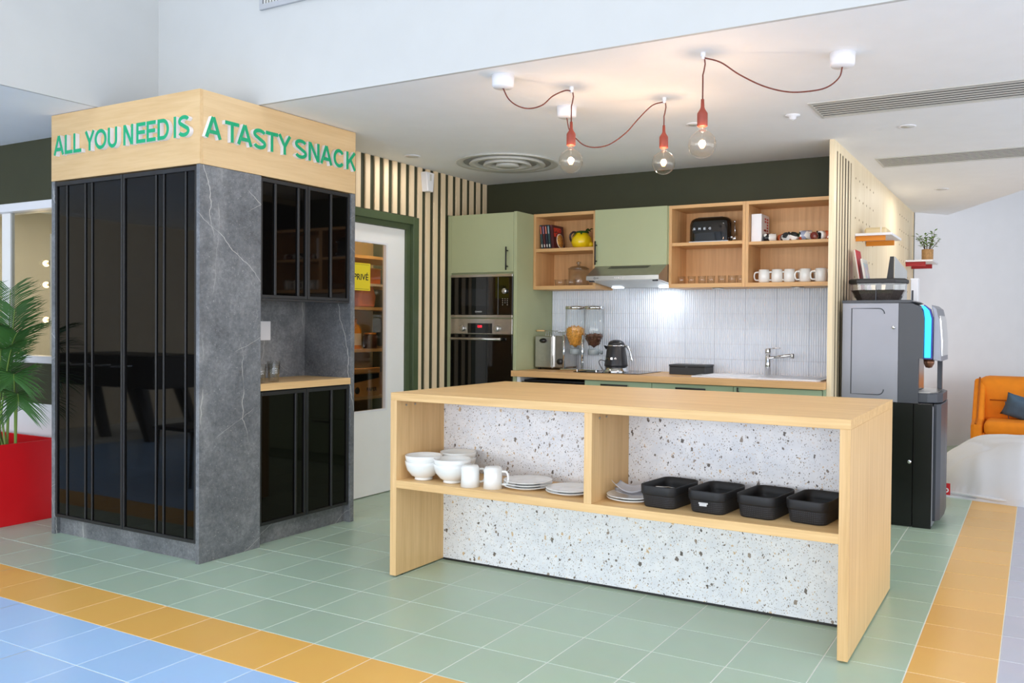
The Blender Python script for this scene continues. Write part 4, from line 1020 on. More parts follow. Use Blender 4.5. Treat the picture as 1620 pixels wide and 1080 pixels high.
KB = paint('satin_black_kettle', (34, 35, 40), 0.35, coat=0.2)
kt = thing('kettle', 'black retro kettle lettered SMEG with chrome handle on the worktop', 'kettle', (1.172, 3.46, ZC))
bm = BM(); lathe(bm, [(0.085, ZC + 0.045), (0.092, ZC + 0.05), (0.090, ZC + 0.06), (0.070, 1.115), (0.068, 1.118)], 36, 1.172, 3.46, 0); obj('body', bm, KB, kt)
bm = BM(); lathe(bm, [(0.068, 1.118), (0.069, 1.124), (0.066, 1.128)], 36, 1.172, 3.46, 0); obj('collar', bm, CHROME, kt)
bm = BM(); lathe(bm, [(0.066, 1.128), (0.060, 1.146), (0.044, 1.160), (0.02, 1.167), (0, 1.168)], 36, 1.172, 3.46, 0); obj('lid', bm, KB, kt)
bm = BM(); lathe(bm, [(0.098, ZC), (0.10, ZC + 0.012), (0.088, ZC + 0.02), (0.086, ZC + 0.045)], 36, 1.172, 3.46, 0); obj('base', bm, CHROME, kt)
bm = BM(); tube(bm, curve_pts([(1.222, 3.455, 1.118), (1.262, 3.452, 1.118), (1.292, 3.45, 1.085), (1.308, 3.448, 1.03), (1.310, 3.448, 1.01)], 8), 0.0095, 12); obj('handle', bm, CHROME, kt)
bm = BM(); prism(bm, [(1.092, 1.09), (1.07, 1.122), (1.085, 1.122), (1.11, 1.115)], 3.445, 3.475, 'Y'); obj('spout', bm, CHROME, kt)
for i, ch in enumerate('SMEG'):
    a = math.radians(-122 + i * 19); r = 0.0855
    bm = fit_text(text_bm(ch, 0.02, 0.002, 1, 0.0005), 0.016, 0.014)
    bm.transform(Matrix.Translation((-0.008, 0, 0))); bm.transform(FACE_Y); bm.transform(Matrix.Rotation(a + PI / 2, 4, 'Z'))
    bm.transform(Matrix.Translation((1.165 + r * math.cos(a), 3.46 + r * math.sin(a), 1.018))); obj('letter', bm, CHROME, kt)
bm = BM(); tube(bm, curve_pts([(1.08, 3.50, 0.925), (1.055, 3.47, 0.93), (1.045, 3.42, 0.99), (1.055, 3.43, 1.01), (1.08, 3.46, 1.0)], 8), 0.003, 8); obj('cable', bm, BLACKP, kt)

hb = thing('hob', 'flush black glass hob set in the worktop under the hood', 'hob', (1.16, 3.45, ZC))
obj('glass_plate', B(0.90, 1.445, 3.27, 3.70, ZC + 0.0002, ZC + 0.005, bev=0.001), BLACKG, hb)
bm = BM()
for x, y, r in ((1.33, 3.60, 0.08), (1.33, 3.38, 0.065), (1.03, 3.38, 0.065)): lathe(bm, [(r - 0.001, 0), (r, 0), (r, 0.0004), (r - 0.001, 0.0004), (r - 0.001, 0)], 36, x, y, ZC + 0.005, caps=False)
obj('ring_print', bm, LGREY, hb)

bb = thing('tea_box', 'flat black lidded box on the worktop left of the sink', 'box', (1.72, 3.55, ZC))
obj('box_body', B(1.605, 1.885, 3.47, 3.66, ZC, 0.975, bev=0.002), BLACKM, bb)
obj('lid', B(1.603, 1.887, 3.468, 3.662, 0.976, 0.992, bev=0.002), BLACKM, bb)
obj('clasp', B(1.735, 1.755, 3.464, 3.468, 0.968, 0.984), BLACKP, bb)

SINKM = paint('white_composite_sink', (228, 230, 236), 0.25, var=0.01)
sk = thing('sink', 'white inset sink with drainer right of the black box', 'sink', (2.3, 3.47, ZC))
bm = BM(); prism(bm, [(1.87, 3.235), (2.74, 3.235), (2.76, 3.26), (2.76, 3.68), (2.74, 3.70), (1.90, 3.70), (1.86, 3.66), (1.86, 3.25)], ZC, ZC + 0.010, bev=0.003)
obj('rim', bm, SINKM, sk)
bm = BM(); x0, x1, y0, y1 = 2.33, 2.72, 3.29, 3.60; z = ZC + 0.0101
prism(bm, [(x0, y0), (x1, y0), (x1, y1), (x0, y1)], z, z + 0.0015); obj('bowl', bm, paint('sink_bowl', (206, 208, 216), 0.3), sk)
for k in range(7): obj('drainer_groove', B(1.92, 2.26, 3.31 + k * 0.04, 3.318 + k * 0.04, ZC + 0.0100, ZC + 0.013, bev=0.001), SINKM, sk)
fa = thing('tap', 'chrome single-lever tap standing on the white sink', 'tap', (2.307, 3.62, ZC))
bm = BM(); cyl(bm, 2.307, 3.62, ZC + 0.010, 1.075, 0.021, 28, bev=0.002); obj('body', bm, CHROME, fa)
bm = BM(); cyl(bm, 2.307, 3.62, 1.077, 1.123, 0.0215, 28, bev=0.003); tube(bm, [(2.31, 3.62, 1.121), (2.40, 3.60, 1.126)], 0.0045, 8); obj('lever', bm, CHROME, fa)
bm = BM(); tube(bm, [(2.32, 3.615, 1.055), (2.49, 3.57, 1.078)], 0.0115, 14); cyl(bm, 2.494, 3.569, 1.054, 1.090, 0.0135, 16, bev=0.002); obj('spout', bm, CHROME, fa)

# ================================================================== ISLAND
IX, IY = 1.157, 0.857
isl = thing('island', 'oak kitchen island with open shelf and terrazzo back panel', 'counter', (2.28, 1.38, 0))
obj('top', B(IX, 3.397, IY, 1.920, 0.892, 0.931, bev=0.0012), OAKX, isl)
obj('leg_panel', B(IX, 1.196, IY, 1.920, 0.008, 0.892, bev=0.0008), OAKZ, isl)
obj('leg_panel', B(3.357, 3.397, IY, 1.920, 0.008, 0.892, bev=0.0008), OAKZ, isl)
obj('divider', B(2.259, 2.297, IY, 1.249, 0.491, 0.892, bev=0.0008), OAKZ, isl)
obj('shelf', B(1.196, 3.357, IY, 1.249, 0.453, 0.491, bev=0.0008), OAKX, isl)
obj('terrazzo_panel', B(1.196, 3.357, 1.250, 1.268, 0.012, 0.892), TERRAZZO, isl)
obj('base_strip', B(1.196, 3.357, 1.253, 1.267, 0, 0.012), BLACKM, isl)
obj('rear_cabinet', B(1.196, 3.357, 1.268, 1.880, 0.02, 0.892), SAGE2, isl)
bm = BM()
for x in (1.176, 3.377):
    for y in (0.92, 1.86): cyl(bm, x, y, 0, 0.008, 0.012, 12)
obj('foot_glides', bm, BLACKM, isl)
for x, sgn in ((1.196, 1), (2.297, 1)):
    bm = BM(); cyl(bm, 0.93, 0.865, x, x + 0.004, 0.005, 12, axis='X'); cyl(bm, 1.0, 0.865, x, x + 0.004, 0.005, 12, axis='X'); obj('screw_caps', bm, STEEL, isl)

ZI = 0.4915
def bowl_root(lab, loc):
    t = thing('bowl', lab, 'bowl', loc, 'white footed bowls on the island shelf')
    bm = BM(); lathe(bm, [(0.042, 0.012), (0.062, 0.022), (0.084, 0.05), (0.092, 0.078), (0.094, 0.095), (0.090, 0.095), (0.087, 0.075), (0.078, 0.05), (0.05, 0.026), (0, 0.018)], 40, caps=False); obj('bowl_wall', bm, CERAM, t, world=False)
    bm = BM(); lathe(bm, [(0.0, 0.002), (0.040, 0.002), (0.043, 0), (0.047, 0.002), (0.043, 0.014), (0, 0.016)], 36, caps=False); obj('foot_ring', bm, CERAM, t, world=False)
    return t
b0 = bowl_root('lower bowl of the leftmost stack on the island shelf', (1.292, 0.955, ZI))
dup(b0, (1.292, 0.955, ZI + 0.029), 'upper bowl of the leftmost stack on the island shelf')
dup(b0, (1.468, 0.960, ZI), 'lower bowl of the front stack beside the upturned mugs')
dup(b0, (1.468, 0.960, ZI + 0.024), 'upper bowl of the front stack beside the upturned mugs')
dup(b0, (1.372, 1.140, ZI), 'bottom bowl of the rear stack of bowls against the terrazzo')
dup(b0, (1.372, 1.140, ZI + 0.029), 'top bowl of the rear stack of bowls against the terrazzo')
m2 = mug_root('mug', 'left upturned white mug beside the bowls on the island shelf', (1.605, 0.918, ZI), 'upturned mugs on the island shelf', 0.044, 0.104, 0.9, False, 1.08)
dup(m2, (1.724, 0.938, ZI), 'right upturned white mug beside the stack of three plates', rotz=0.35)
def plate_root(lab, loc):
    t = thing('plate', lab, 'plate', loc, 'white plates on the island shelf')
    bm = BM(); lathe(bm, [(0, 0.002), (0.065, 0.0), (0.07, 0.003), (0.118, 0.014), (0.1195, 0.0165), (0.117, 0.017), (0.075, 0.008), (0.05, 0.006), (0, 0.006)], 48, caps=False); obj('plate_body', bm, CERAM, t, world=False)
    bm = BM(); lathe(bm, [(0.060, 0.002), (0.062, 0), (0.066, 0), (0.066, 0.002)], 40, caps=False); obj('foot_ring', bm, CERAM, t, world=False)
    return t
p0 = plate_root('bottom plate of the stack of three white plates', (1.862, 1.035, ZI))
dup(p0, (1.862, 1.035, ZI + 0.0125), 'middle plate of the stack of three white plates')
dup(p0, (1.862, 1.035, ZI + 0.025), 'top plate of the stack of three white plates')
dup(p0, (2.105, 1.025, ZI), 'lower plate of the pair beside the island divider')
dup(p0, (2.105, 1.025, ZI + 0.0125), 'upper plate of the pair beside the island divider')
dup(p0, (2.418, 1.035, ZI), 'lower plate under the paper napkins right of the divider')
dup(p0, (2.418, 1.035, ZI + 0.012), 'upper plate under the paper napkins right of the divider')
NAP = paint('paper_napkin', (240, 241, 246), 0.9, var=0.01)
def napkin(lab, x, y, z, rot, s, curl):
    bm = BM(); n = 12; g = [[bm.verts.new(((i / n - 0.5) * s, (j / n - 0.5) * s, curl * ((i / n - 0.5) ** 2 + 0.6 * (j / n - 0.5) ** 2 + 0.4 * (i / n - 0.5) * (j / n - 0.5)))) for j in range(n + 1)] for i in range(n + 1)]
    for i in range(n):
        for j in range(n): bm.faces.new((g[i][j], g[i + 1][j], g[i + 1][j + 1], g[i][j + 1])).smooth = True
    bmesh.ops.solidify(bm, geom=list(bm.faces), thickness=0.003)
    o = obj('napkin', bm, NAP, None, world=False); o.location = (x, y, z); o.rotation_euler = (0, 0.02, rot)
    return tag(o, lab, 'napkin', 'folded paper napkins on the island shelf')
napkin('lower white paper napkin on the plates right of the divider', 2.415, 1.03, ZI + 0.0285, 0.5, 0.150, 0.05)
napkin('topmost white paper napkin with upturned corners on the plates', 2.41, 1.03, ZI + 0.034, 0.15, 0.145, 0.13)

BASK = paint('black_plastic_basket', (24, 25, 28), 0.55, var=0.08)
def rrect(w, d, r, n=6):
    out = []
    for cx, cy, a0 in ((w / 2 - r, d / 2 - r, 0), (-w / 2 + r, d / 2 - r, PI / 2), (-w / 2 + r, -d / 2 + r, PI), (w / 2 - r, -d / 2 + r, 1.5 * PI)):
        for k in range(n + 1): a = a0 + k / n * PI / 2; out.append((cx + r * math.cos(a), cy + r * math.sin(a)))
    return out
def loft(bm, rings, close=True):
    R = [[bm.verts.new(p) for p in r] for r in rings]; n = len(R[0])
    for A, Bq in zip(R, R[1:]):
        for i in range(n): bm.faces.new((A[i], A[(i + 1) % n], Bq[(i + 1) % n], Bq[i])).smooth = True
    return R
def basket(lab, loc, rotz):
    t = thing('basket', lab, 'basket', loc, 'black baskets on the island shelf', rotz)
    bm = BM(); P = lambda s, z, dr=0: [(x * s - (dr if x > 0 else -dr), y * s - (dr if y > 0 else -dr), z) for x, y in rrect(0.172, 0.262, 0.04)]
    R = loft(bm, [P(0.86, 0.0), P(0.88, 0.004), P(0.955, 0.058)])
    bm.faces.new(list(reversed(R[0])))
    R2 = loft(bm, [P(0.955, 0.058, 0.003), P(0.88, 0.008, 0.003), P(0.85, 0.006, 0.004)]); bm.faces.new(R2[-1])
    obj('perforated_body', bm, BASK, t, world=False)
    bm = BM(); loft(bm, [P(0.955, 0.056), P(0.985, 0.056), P(1.0, 0.060), P(1.01, 0.092), P(1.0, 0.096), P(0.97, 0.094), P(0.955, 0.058), P(0.955, 0.056)]); obj('rim_band', bm, BASK, t, world=False)
    # punched holes in the lower wall, shown as small pale studs of shelf light
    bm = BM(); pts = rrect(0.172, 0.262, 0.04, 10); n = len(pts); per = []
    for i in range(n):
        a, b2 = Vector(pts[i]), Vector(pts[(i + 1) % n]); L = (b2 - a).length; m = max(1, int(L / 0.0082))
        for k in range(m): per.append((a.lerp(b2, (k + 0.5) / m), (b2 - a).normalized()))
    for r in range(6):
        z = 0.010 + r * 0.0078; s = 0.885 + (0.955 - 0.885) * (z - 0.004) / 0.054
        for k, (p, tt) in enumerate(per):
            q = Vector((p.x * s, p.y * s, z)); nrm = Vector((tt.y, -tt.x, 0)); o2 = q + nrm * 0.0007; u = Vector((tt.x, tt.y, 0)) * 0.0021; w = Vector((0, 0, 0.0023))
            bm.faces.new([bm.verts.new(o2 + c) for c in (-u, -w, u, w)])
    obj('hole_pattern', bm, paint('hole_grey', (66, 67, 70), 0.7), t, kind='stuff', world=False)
    return t
k0 = basket('leftmost black basket, holding loose spoons', (2.592, 1.045, ZI), -0.12)
dup(k0, (2.808, 1.05, ZI), 'second black basket from the left on the island shelf', rotz=-0.10)
dup(k0, (3.018, 1.065, ZI), 'third black basket from the left on the island shelf', rotz=-0.12)
dup(k0, (3.222, 1.075, ZI), 'rightmost black basket beside the island end panel', rotz=-0.12)
def spoon(lab, loc, rot, m):
    t = thing('spoon', lab, 'spoon', loc, 'spoons in the leftmost basket'); t.rotation_euler = rot
    bm = BM(); tube(bm, [(0, -0.06, 0), (0, 0.0, 0.004), (0, 0.06, 0.0)], [0.0035, 0.0028, 0.004], 8); obj('handle', bm, m, t, world=False)
    bm = BM(); sphere(bm, (0, -0.078, -0.001), 0.019, 14, 8, sz=0.25); obj('spoon_bowl', bm, m, t, world=False)
spoon('wooden spoon lying in the leftmost basket', (2.600, 1.055, ZI + 0.060), (0.15, 0.0, 2.7), OAKX)
spoon('steel spoon lying in the leftmost basket', (2.575, 1.065, ZI + 0.064), (0.15, 0.0, 2.4), STEEL)
cl = thing('hair_clip', 'small pale clip on the front of the second basket', 'clip', (2.795, 0.905, 0.54))
obj('clip_body', B(2.775, 2.815, 0.911, 0.915, 0.535, 0.541), LGREY, cl)
obj('clip_teeth', B(2.779, 2.811, 0.9095, 0.9108, 0.527, 0.535), LGREY, cl)

# ================================================================== PENDANT LAMPS
FIL = emit('filament', (255, 186, 104), 30.0)
BULBG = glassy('bulb_glass', (255, 251, 246), 1.45, 0.02, 0.02)
def pendant(lab, can, hook, zc, cords):
    hx, hy = hook
    t = thing('pendant_lamp', lab, 'lamp', (hx, hy, zc))
    bm = BM(); lathe(bm, [(0.0, 2.500), (0.056, 2.4995), (0.053, 2.448), (0.047, 2.440), (0, 2.438)], 32, can[0], can[1], 0); obj('canopy', bm, PLASTW, t)
    bm = BM(); cyl(bm, hx, hy, 2.482, 2.4998, 0.011, 16); cyl(bm, hx, hy, 2.470, 2.484, 0.007, 12); obj('ceiling_hook', bm, PLASTW, t)
    bm = BM(); pts = curve_pts([(can[0], can[1], 2.440)] + cords + [(hx, hy, 2.478)], 10)
    end = Vector((hx, hy, 2.478)); pts = pts + [Vector((hx + 0.006, hy + 0.004, 2.470)), Vector((hx + 0.008, hy + 0.006, 2.45)), Vector((hx + 0.004, hy + 0.003, 2.42)), Vector((hx, hy, 2.40)), Vector((hx, hy, zc + 0.20))]
    tube(bm, pts, 0.0033, 8); obj('cord', bm, CORD, t)
    bm = BM(); lathe(bm, [(0, 0.200), (0.007, 0.200), (0.0085, 0.165), (0.012, 0.155), (0.022, 0.140), (0.0235, 0.135), (0.0235, 0.082), (0.020, 0.078), (0, 0.078)], 28, hx, hy, zc); obj('socket', bm, TERRA, t)
    bm = BM(); R = 0.0625; pr = [(0.014, 0.080), (0.0155, 0.066)] + [(R * math.sin(a), R * math.cos(a)) for a in [0.33 + (PI - 0.33) * i / 18 for i in range(19)]]
    lathe(bm, pr, 32, hx, hy, zc, caps=False); bl = obj('bulb', bm, BULBG, t)
    bm = BM(); lathe(bm, [(0.004, 0.075), (0.004, 0.045), (0.0015, 0.018)], 12, hx, hy, zc); obj('bulb_stem', bm, GLASSB, bl)
    bm = BM()
    for k in range(8):
        a = 2 * PI * k / 8; r0, r1 = 0.006, 0.014
        tube(bm, [(hx + r0 * math.cos(a), hy + r0 * math.sin(a), zc + 0.014), (hx + r1 * math.cos(a + 0.2), hy + r1 * math.sin(a + 0.2), zc), (hx + r0 * math.cos(a + 0.4), hy + r0 * math.sin(a + 0.4), zc - 0.016)], 0.0022, 6)
    obj('filament', bm, FIL, bl)
    l = bpy.data.lights.new('bulb_light', 'POINT'); l.energy = 6.0; l.color = (1.0, 0.66, 0.42); l.shadow_soft_size = 0.018
    o = bpy.data.objects.new('bulb_light', l); C.objects.link(o); o.location = (hx, hy, zc - 0.004)
pendant('left pendant bulb hanging lowest over the island from a looped cord', (1.69, 1.05), (1.897, 1.375), 2.121, [(1.707, 1.078, 2.39), (1.734, 1.124, 2.363), (1.767, 1.179, 2.360), (1.804, 1.240, 2.387), (1.835, 1.29, 2.44), (1.875, 1.345, 2.476)])
pendant('middle pendant bulb over the island, its cord sagging behind the left bulb', (1.68, 1.72), (2.240, 1.783), 2.152, [(1.697, 1.722, 2.368), (1.740, 1.726, 2.316), (1.789, 1.731, 2.277), (1.857, 1.737, 2.261), (1.939, 1.745, 2.273), (2.029, 1.754, 2.327), (2.10, 1.761, 2.397), (2.175, 1.771, 2.462)])
pendant('right pendant bulb over the island with a cord swagged to the right canopy', (3.231, 1.446), (2.684, 1.156), 2.092, [(3.220, 1.440, 2.394), (3.181, 1.419, 2.354), (3.127, 1.390, 2.334), (3.028, 1.337, 2.326), (2.928, 1.284, 2.350), (2.829, 1.231, 2.402), (2.754, 1.191, 2.456)])

# ================================================================== CEILING FITTINGS
dv = thing('ceiling_diffuser', 'round stepped white air diffuser in the kitchen ceiling', 'vent', (0.477, 2.975, 2.5))
for i, (r0, r1, z) in enumerate(((0.330, 0.385, 2.488), (0.225, 0.285, 2.480), (0.125, 0.180, 2.473), (0.0, 0.085, 2.468))):
    bm = BM()
    if r0: lathe(bm, [(r0, 2.4995), (r0 + 0.006, z + 0.004), (r1, z), (r1 + 0.004, z + 0.004), (r1 - 0.008, 2.4995)], 48, 0.477, 2.975, 0, caps=False)
    else: lathe(bm, [(0, z), (r1, z), (r1 + 0.004, z + 0.004), (r1 - 0.006, 2.4995)], 48, 0.477, 2.975, 0, caps=False)
    obj('ring', bm, GREYA, dv)
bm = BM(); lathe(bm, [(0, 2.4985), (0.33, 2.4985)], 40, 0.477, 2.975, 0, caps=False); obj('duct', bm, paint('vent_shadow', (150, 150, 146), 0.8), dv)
def linear_vent(lab, x0, x1, y0, y1, n):
    t = thing('ceiling_vent', lab, 'vent', ((x0 + x1) / 2, (y0 + y1) / 2, 2.5))
    bm = BM(); e = 0.016
    box(bm, x0 - e, x1 + e, y0 - e, y0, 2.4955, 2.4999, bev=0.001); box(bm, x0 - e, x1 + e, y1, y1 + e, 2.4955, 2.4999, bev=0.001); box(bm, x0 - e, x0, y0, y1, 2.4955, 2.4999); box(bm, x1, x1 + e, y0, y1, 2.4955, 2.4999)
    obj('frame', bm, GREYA, t); obj('backing', B(x0, x1, y0, y1, 2.4988, 2.4995), VDARK, t)
    p = (y1 - y0) / n
    for k in range(n): obj('slat', B(x0, x1, y0 + k * p + p * 0.30, y0 + (k + 1) * p - p * 0.14, 2.4972, 2.4984), GREYA, t)
linear_vent('front linear ceiling vent with long slats right of the pendants', 2.905, 5.2, 2.26, 2.60, 7)
linear_vent('rear linear ceiling vent with long slats near the pegboard', 2.975, 5.0, 4.02, 4.38, 7)
bv = thing('wall_vent', 'slatted air vent high on the white bulkhead at the top edge', 'vent', (0.5, 0.9, 3.15))
bm = BM(); box(bm, 0.17, 0.90, 0.885, 0.8995, 3.022, 3.052, bev=0.001); box(bm, 0.17, 0.90, 0.885, 0.8995, 3.25, 3.28); box(bm, 0.17, 0.195, 0.885, 0.8995, 3.052, 3.25); box(bm, 0.875, 0.90, 0.885, 0.8995, 3.052, 3.25)
obj('frame', bm, paint('vent_frame_grey', (178, 180, 184), 0.5), bv); obj('backing', B(0.195, 0.875, 0.897, 0.8995, 3.052, 3.25), VDARK, bv)
for k in range(30): obj('slat', B(0.204 + k * 0.0225, 0.216 + k * 0.0225, 0.887, 0.8968, 3.052, 3.25), GREYA, bv)
def spot(lab, x, y, s=0.045, power=9):
    t = thing('ceiling_spot', lab, 'light', (x, y, 2.5))
    bm = BM(); lathe(bm, [(s * 0.7, 2.4999), (s, 2.4985), (s, 2.4945), (s * 0.78, 2.4945), (s * 0.7, 2.4999)], 28, x, y, 0, caps=False); obj('trim_ring', bm, PLASTW, t)
    bm = BM(); cyl(bm, x, y, 2.4955, 2.4990, s * 0.76, 24); obj('lens', bm, GREYA, t)
    l = bpy.data.lights.new('spot_light', 'AREA'); l.shape = 'DISK'; l.size = 0.09; l.energy = power; l.color = (1.0, 0.96, 0.91)
    o = bpy.data.objects.new('spot_light', l); C.objects.link(o); o.location = (x, y, 2.49)
spot('recessed round spot above the slatted door wall', -0.01, 2.45, 0.06, 2)
spot('recessed round spot behind the right pendant', 2.17, 2.43, 0.05, 5)
spot('recessed round spot between the two linear vents', 3.30, 3.05, 0.05, 6)
spot('recessed round spot near the back end of the pegboard', 3.25, 5.69, 0.06, 6)
sd = thing('smoke_detector', 'small white ceiling sensor between pendants and front vent', 'sensor', (2.753, 2.47, 2.5))
bm = BM(); lathe(bm, [(0.042, 2.4999), (0.042, 2.494), (0.022, 2.490), (0.020, 2.478), (0.010, 2.472), (0, 2.471)], 24, 2.753, 2.47, 0); obj('housing', bm, PLASTW, sd)
bm = BM(); cyl(bm, 2.753, 2.47, 2.468, 2.4715, 0.006, 10); obj('lens', bm, GREYA, sd)
al = thing('wall_alarm', 'white tapered alarm box on the slats above the private door', 'alarm', (-0.22, 2.895, 2.38))
bm = BM(); prism(bm, [(2.842, 2.465), (2.945, 2.465), (2.930, 2.315), (2.860, 2.315)], -0.245, -0.185, 'X', bev=0.006); obj('housing', bm, PLASTW, al)
obj('lens_strip', B(-0.186, -0.183, 2.88, 2.905, 2.40, 2.45, bev=0.001), GREYA, al)

# ================================================================== COFFEE MACHINE CORNER
SILV = paint('silver_machine_panel', (142, 144, 153), 0.38, metal=0.35, var=0.02); DKGREY = paint('dark_grey_plastic', (62, 66, 74), 0.4, var=0.04)
GLB = paint('gloss_black_panel', (12, 12, 13), 0.22, var=0.1)
mc = thing('machine_cabinet', 'gloss black base cabinet under the coffee machine', 'cabinet', (3.15, 3.7, 0))
obj('side_panel', B(2.862, 3.318, 3.385, 3.95, 0.004, 0.795, bev=0.002), GLB, mc)
obj('front_section', B(3.320, 3.432, 3.383, 3.952, 0.0, 0.797, bev=0.003), GLB, mc)
dr = BM(); prism(dr, [(3.436, 3.40), (3.455, 3.395), (3.478, 3.45), (3.486, 3.66), (3.478, 3.88), (3.455, 3.94), (3.436, 3.94)], 0.05, 0.795, 'Z', bev=0.004)
dd = obj('door', dr, DKGREY, mc)
obj('edge_strip', B(3.4325, 3.438, 3.383, 3.95, 0.02, 0.78), SILV, mc)
bm = BM(); cyl(bm, 3.300, 0.420, 3.376, 3.386, 0.012, 18, axis='Y', bev=0.002); obj('lock', bm, CHROME, mc)
cm = thing('coffee_machine', 'tall grey vending coffee machine with blue-lit front', 'coffee machine', (3.15, 3.7, 0.80))
bm = BM(); prism(bm, [(2.870, 0.815), (3.222, 0.797), (3.222, 1.440), (2.870, 1.440)], 3.385, 3.95, 'Y', bev=0.002); obj('side_panel', bm, SILV, cm)
def rr2(x0, x1, z0, z1, r, n=6):
    out = []
    for cx, cz, a0 in ((x1 - r, z1 - r, 0), (x0, z1, None), (x0, z0, None), (x1 - r, z0 + r, -PI / 2)):
        if a0 is None: out.append((cx, cz))
        else:
            for k in range(n + 1): a = a0 + k / n * PI / 2; out.append((cx + r * math.cos(a), cz + r * math.sin(a)))
    return out
bm = BM()
tube(bm, [(x, 3.3845, z) for x, z in rr2(2.93, 3.135, 0.842, 1.405, 0.035)], 0.0035, 6); obj('panel_groove', bm, DKGREY, cm)
bm = BM(); cyl(bm, 3.192, 1.282, 3.374, 3.386, 0.011, 18, axis='Y', bev=0.002); obj('lock', bm, CHROME, cm)
bm = BM(); prism(bm, [(2.866, 1.4405), (3.29, 1.4405), (3.31, 1.448), (3.29, 1.460), (2.866, 1.458)], 3.382, 3.955, 'Y', bev=0.002); obj('top_cover', bm, DKGREY, cm)
bm = BM(); prism(bm, [(3.224, 0.797), (3.345, 0.797), (3.345, 1.085), (3.372, 1.085), (3.376, 1.33), (3.368, 1.385), (3.345, 1.418), (3.30, 1.438), (3.224, 1.4395)], 3.383, 3.43, 'Y'); obj('front_cheek', bm, DKGREY, cm)
bm = BM(); prism(bm, [(3.224, 0.797), (3.30, 0.797), (3.30, 1.08), (3.37, 1.085), (3.36, 1.40), (3.28, 1.4395), (3.224, 1.4395)], 3.43, 3.95, 'Y'); obj('front_body', bm, DKGREY, cm)
BLUE = emit('blue_light_strip', (40, 180, 250), 1.5)
bm = BM(); prism(bm, [(3.377, 1.09), (3.412, 1.09), (3.414, 1.34), (3.400, 1.392), (3.376, 1.418), (3.352, 1.428), (3.371, 1.392), (3.378, 1.34)], 3.40, 3.43, 'Y'); obj('light_strip', bm, BLUE, cm)
bm = BM(); prism(bm, [(3.36, 1.08), (3.422, 1.08), (3.424, 1.34), (3.408, 1.40), (3.37, 1.43), (3.352, 1.40)], 3.43, 3.47, 'Y'); obj('blue_edge', bm, paint('deep_blue_plastic', (20, 30, 120), 0.3), cm)
bm = BM(); prism(bm, [(3.424, 1.075), (3.472, 1.068), (3.468, 1.20), (3.458, 1.33), (3.440, 1.405), (3.412, 1.428), (3.424, 1.35)], 3.45, 3.92, 'Y', bev=0.003); obj('front_door', bm, SILV, cm)
bm = BM(); prism(bm, [(3.466, 1.10), (3.475, 1.10), (3.474, 1.20), (3.464, 1.33), (3.456, 1.36), (3.458, 1.30)], 3.50, 3.88, 'Y'); obj('door_trim', bm, CHROME, cm)
bm = BM(); lathe(bm, [(0, 1.02), (0.02, 1.025), (0.032, 1.05), (0.034, 1.08), (0, 1.08)], 20, 3.395, 3.50, 0); obj('spout', bm, paint('copper_spout', (120, 82, 60), 0.3, metal=0.6), cm)
obj('cup_bay', B(3.301, 3.32, 3.445, 3.93, 0.86, 1.12), STEEL, cm)
obj('bay_cheek', B(3.41, 3.44, 3.88, 3.92, 0.86, 1.075), DKGREY, cm)
bm = BM(); prism(bm, [(3.24, 3.40), (3.40, 3.40), (3.455, 3.43), (3.48, 3.52), (3.48, 3.82), (3.45, 3.92), (3.24, 3.92)], 0.80, 0.862, 'Z', bev=0.006); obj('drip_tray', bm, DKGREY, cm)
bm = BM(); prism(bm, [(3.33, 3.43), (3.41, 3.43), (3.45, 3.52), (3.45, 3.82), (3.41, 3.89), (3.33, 3.89)], 0.862, 0.866, 'Z'); obj('drip_grid', bm, STEEL, cm)

# bean hopper on the machine: clear box with beans and black lid
hp = thing('bean_box', 'clear lidded bean box with black lid on the coffee machine', 'container', (3.07, 3.55, 1.459))
def octo(s, z, w=0.355, d=0.22, c=0.06):
    x0, x1, y0, y1 = -w / 2 * s, w / 2 * s, -d / 2 * s, d / 2 * s; c *= s
    return [(3.07 + x, 3.55 + y, z) for x, y in ((x0 + c, y0), (x1 - c, y0), (x1, y0 + c), (x1, y1 - c), (x1 - c, y1), (x0 + c, y1), (x0, y1 - c), (x0, y0 + c))]
bm = BM(); R = loft(bm, [octo(0.76, 1.460), octo(0.84, 1.487), octo(0.97, 1.53), octo(0.99, 1.572)]); bm.faces.new(list(reversed(R[0])))
for f in bm.faces: f.smooth = False
obj('clear_body', bm, GLASSB, hp)
bm = BM(); R = loft(bm, [octo(0.74, 1.462), octo(0.82, 1.487), octo(0.94, 1.528)]); bm.faces.new(list(reversed(R[0]))); bm.faces.new(R[-1])
for f in bm.faces: f.smooth = False
obj('coffee_beans', bm, paint('roasted_beans', (58, 48, 44), 0.5, var=0.5, scale=120), hp, kind='stuff')
bm = BM(); R = loft(bm, [octo(1.0, 1.572), octo(1.04, 1.576), octo(1.04, 1.596), octo(0.97, 1.604)]); bm.faces.new(list(reversed(R[0]))); bm.faces.new(R[-1])
for f in bm.faces: f.smooth = False
obj('lid', bm, BLACKM, hp)
obj('divider', B(3.068, 3.072, 3.442, 3.66, 1.462, 1.572), DKGREY, hp)
ds = thing('display_stand', 'angled grey display panel with dark edge behind the bean box', 'panel', (3.2, 3.85, 1.459))
bm = BM(); prism(bm, [(3.69, 1.459), (4.30, 1.459), (4.30, 1.700), (3.69, 1.762)], 3.148, 3.154, 'X'); obj('panel', bm, paint('pale_grey_panel', (190, 192, 192), 0.5), ds)
bm = BM(); prism(bm, [(3.082, 1.459), (3.146, 1.459), (3.146, 1.764), (3.122, 1.764)], 3.675, 3.69, 'Y'); obj('dark_edge', bm, BLACKM, ds)
obj('foot', B(3.10, 3.17, 3.69, 3.84, 1.4585, 1.463), BLACKM, ds)
